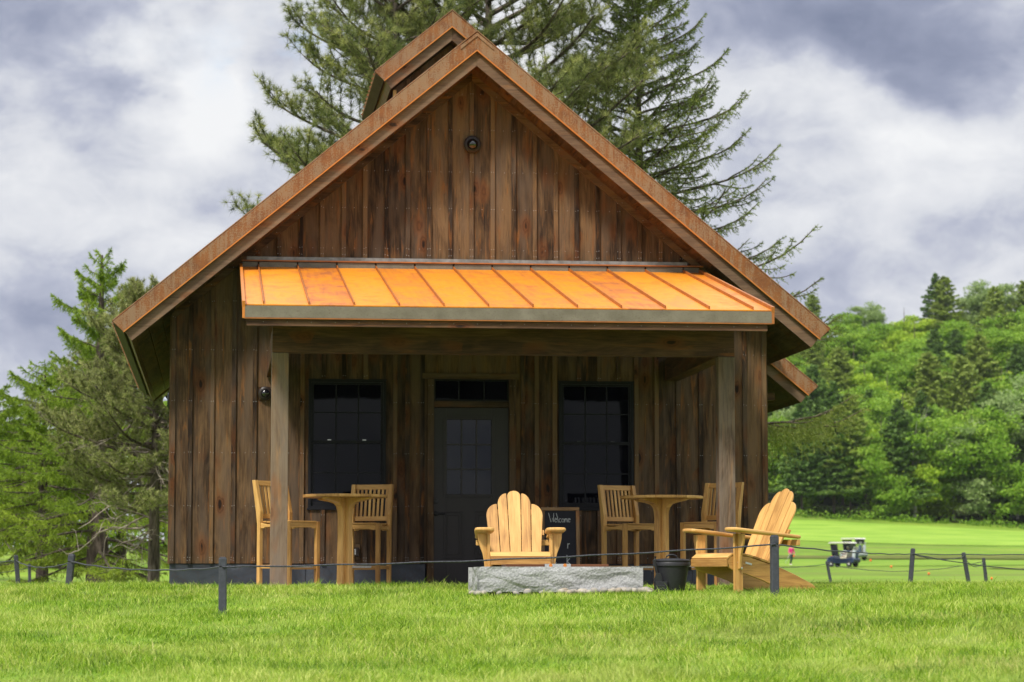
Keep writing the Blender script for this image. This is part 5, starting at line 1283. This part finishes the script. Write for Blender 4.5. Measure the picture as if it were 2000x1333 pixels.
def cart(label,px,D,rz,paint,z=None,bags=((-.25,0),(.25,1)),sc=1.):
    x,y=at_px(px,D); c=thing('golf_cart',label,'golf cart',(x,y,gz(x,y)+.04),rz,CG); c.scale=(sc,)*3
    # local: front towards -Y
    mb=MB(); mb.prism([(-1.15,.32),(-1.22,.5),(-1.1,.72),(-.75,.86),(-.62,.80),(-.55,.36),(.15,.34),(.22,.62),(1.0,.70),(1.14,.60),(1.12,.34),(.9,.28),(-.9,.26)],(-.56,0,0),(0,1,0),(0,0,1),(1,0,0),1.12,.5); mb.build('body',paint,c,bevel=.05,seg=3)
    mb=MB(); mb.box(-.52,.52,-.05,.48,.64,.76,.5); mb.prism([(.40,.74),(.52,.74),(.60,1.14),(.52,1.15)],(-.52,0,0),(0,1,0),(0,0,1),(1,0,0),1.04,.5); mb.build('seat',seatm,c,bevel=.03)
    mb=MB(); mb.prism([(-1.0,0),(-1.05,.02),(-.85,.10),(.70,.10),(.85,.0)],(-.62,0,1.80),(0,1,0),(0,0,1),(1,0,0),1.24,.5); mb.build('roof',roofw,c,bevel=.03,seg=3)
    for a,b in (((-.52,-.72,.84),(-.52,-.88,1.81)),((.52,-.72,.84),(.52,-.88,1.81)),((-.54,.58,.7),(-.54,.72,1.81)),((.54,.58,.7),(.54,.72,1.81))):
        mb=MB(); mb.tube([a,b],.022,8); mb.build('roof_post',blackm,c)
    mb=MB(); mb.prism([(-.50,0),(.50,0),(.50,.9),(-.50,.9)],(0,-.73,.86),(1,0,0),(0,-.16,.95),(0,1,0),.01,.5); mb.build('windscreen',paneM,c)
    mb=MB(); mb.prism([(-.52,0),(.52,0),(.52,.42),(-.52,.42)],(0,.74,1.38),(1,0,0),(0,.0,1),(0,1,0),.012,.5); mb.build('rear_curtain',blackm,c)
    mb=MB(); mb.tube([(-.25,-.66,.8),(-.25,-.45,.98)],.02,6); mb.tube([(-.25+.17*math.cos(a),-.42+.06*math.sin(a),1.0+.15*math.sin(a)) for a in np.linspace(0,2*PI,17)],.014,6); mb.build('steering_wheel',blackm,c)
    for sx in (-1,1):
        for yy in (-.82,.72):
            mb=MB(); mb.lathe([(.12,-.09),(.21,-.085),(.225,-.05),(.225,.05),(.21,.085),(.12,.09)],(sx*.50,yy,.225),(sx,0,0),24); w_=mb.build('wheel',rub,c,smooth=True)
            mb=MB(); mb.lathe([(.12,.075),(.11,.085),(.04,.095),(.001,.1)],(sx*.50,yy,.225),(sx,0,0),20); mb.build('rim',hubm,w_,smooth=True)
    mb=MB(); mb.box(-.5,.5,.98,1.02,.70,.74,.5); mb.box(-.52,.52,.72,1.14,.40,.46,.5); mb.tube([(-.5,.62,1.1),(-.5,.8,1.25),(.5,.8,1.25),(.5,.62,1.1)],.02,6); mb.build('bag_rack',blackm,c)
    for sx in (-.42,.42):
        mb=MB(); mb.lathe([(.06,0),(.055,.02)],(sx,-1.19,.58),(0,-1,0),14); mb.build('headlight',hubm,c)
    for bx,kk in bags:
        m_=(bagm,bagw)[kk]; bgk=thing('golf_bag',('dark' if kk==0 else 'pale')+' golf bag strapped to the rear of the '+('front' if sc>.99 else 'rear')+' golf cart','golf bag',c.matrix_basis@Vector((0,0,0)),rz,'golf bags on the carts'); bgk.scale=(sc,)*3
        mb=MB(); mb.tube([(bx,.93,.46),(bx,1.0,1.0),(bx,1.03,1.28)],[.12,.13,.14],12); mb.build('bag',m_,bgk,smooth=True)
        mb=MB(); q=random.Random(int(bx*100))
        for i in range(7): a=q.uniform(0,6.28); ex=bx+.07*math.cos(a); ey=1.04+.07*math.sin(a); mb.tube([(ex,ey,1.2),(ex*1.05,ey+.02,1.45+q.uniform(0,.12))],.008,5); mb.box(ex-.03,ex+.03,ey,ey+.04,1.45,1.53,.5)
        mb.build('clubs',steelm,bgk)
    return c
c1=cart('front golf cart with white roof and navy body, a driver in blue sitting in it',1646,197,R(-132),navy,bags=((-.25,0),(.22,1)))
c2=cart('rear golf cart with white roof and silver body, parked behind the front cart',1666,217,R(-150),silverm,bags=((-.25,1),(.25,0)),sc=.99)
dr=thing('person','person in a blue shirt sitting in the front golf cart','person',c1.location,c1.rotation_euler[2])
V=[(-.25,.28,.80,.12,.10)];E=[]; chain(V,E,0,[(-.25,.30,.98,.11,.09),(-.25,.29,1.16,.13,.09),(-.25,.27,1.26,.10,.07),(-.25,.25,1.33,.05,.05),(-.25,.22,1.40,.07,.08),(-.25,.22,1.48,.075,.09),(-.25,.22,1.54,.055,.06)])
for sx in (-1,1):
    el=(-.25+sx*.22,.10,1.02); wr=(-.25+sx*.15,-.28,1.06); k=chain(V,E,2,[(-.25+sx*.17,.27,1.22,.05),(*el,.036),(*wr,.024)]); hand(V,E,k,(0,-1,.1),(1,0,0))
    chain(V,E,0,[(-.25+sx*.09,.22,.82,.085),(-.25+sx*.11,-.18,.84,.06),(-.25+sx*.11,-.30,.45,.04),(-.25+sx*.11,-.42,.40,.035)])
skinned('body',V,E,skin,dr)
V=[(-.25,.28,.78,.135,.11)];E=[]; chain(V,E,0,[(-.25,.30,.98,.125,.105),(-.25,.29,1.16,.145,.105),(-.25,.27,1.27,.10,.08)])
for sx in (-1,1): chain(V,E,2,[(-.25+sx*.175,.27,1.22,.062),(-.25+sx*.21,.16,1.08,.052)])
skinned('shirt',V,E,bluem,dr)
V=[(-.25,.26,.80,.12,.09)];E=[]
for sx in (-1,1): chain(V,E,0,[(-.25+sx*.09,.2,.82,.10),(-.25+sx*.11,-.16,.85,.075)])
skinned('shorts',V,E,seatm,dr)
mb=MB(); mb.lathe([(.088,0),(.085,.05),(.05,.09),(.001,.10)],(-.25,.22,1.49),(0,0,1),18); mb.box(-.31,-.19,.07,.17,1.49,1.505,.5); mb.build('cap',whitep,dr,smooth=True)
MG='orange marker balls on the fairway'
for px,py,D,l in [(1698,1088,212,'orange marker ball just right of the rear golf cart'),(1738,1097,190,'orange marker ball left of the nearest right lawn post'),(1811,1116,150,'orange marker ball right of the nearest right lawn post'),(1933,1136,100,'orange marker ball beside the farthest right lawn post'),(1548,1059,226,'orange marker ball above the golfer'),(1623,1056,226,'orange marker ball above the front golf cart')]:
    x,y=at_px(px,D); o=thing('marker_ball',l,'marker',(x,y,gz(x,y)),0,MG); mb=MB(); r_=.095*D/205; mb.lathe([(r_*math.sin(PI*i/10),r_-r_*math.cos(PI*i/10)) for i in range(11)],(0,0,.05),n=16); mb.build('ball',orangep,o,smooth=True); mb=MB(); mb.tube([(0,0,-.1),(0,0,.08)],.02,6); mb.build('stake',blackm,o)

# ---------------------------------------------------------------- air
mb=MB(); mb.box(-760,860,-45,1440,-12,95,.5)
hm=bpy.data.materials.new('pale_haze'); hm.use_nodes=True; T=NT(hm.node_tree); T.n.clear()
o_=T.N('ShaderNodeOutputMaterial'); v_=T.N('ShaderNodeVolumePrincipled'); v_.inputs['Color'].default_value=(.86,.90,1,1); v_.inputs['Density'].default_value=.00005; v_.inputs['Anisotropy'].default_value=0
T.l.new(v_.outputs[0],o_.inputs['Volume']); tag(mb.build('haze',hm),kind='stuff')
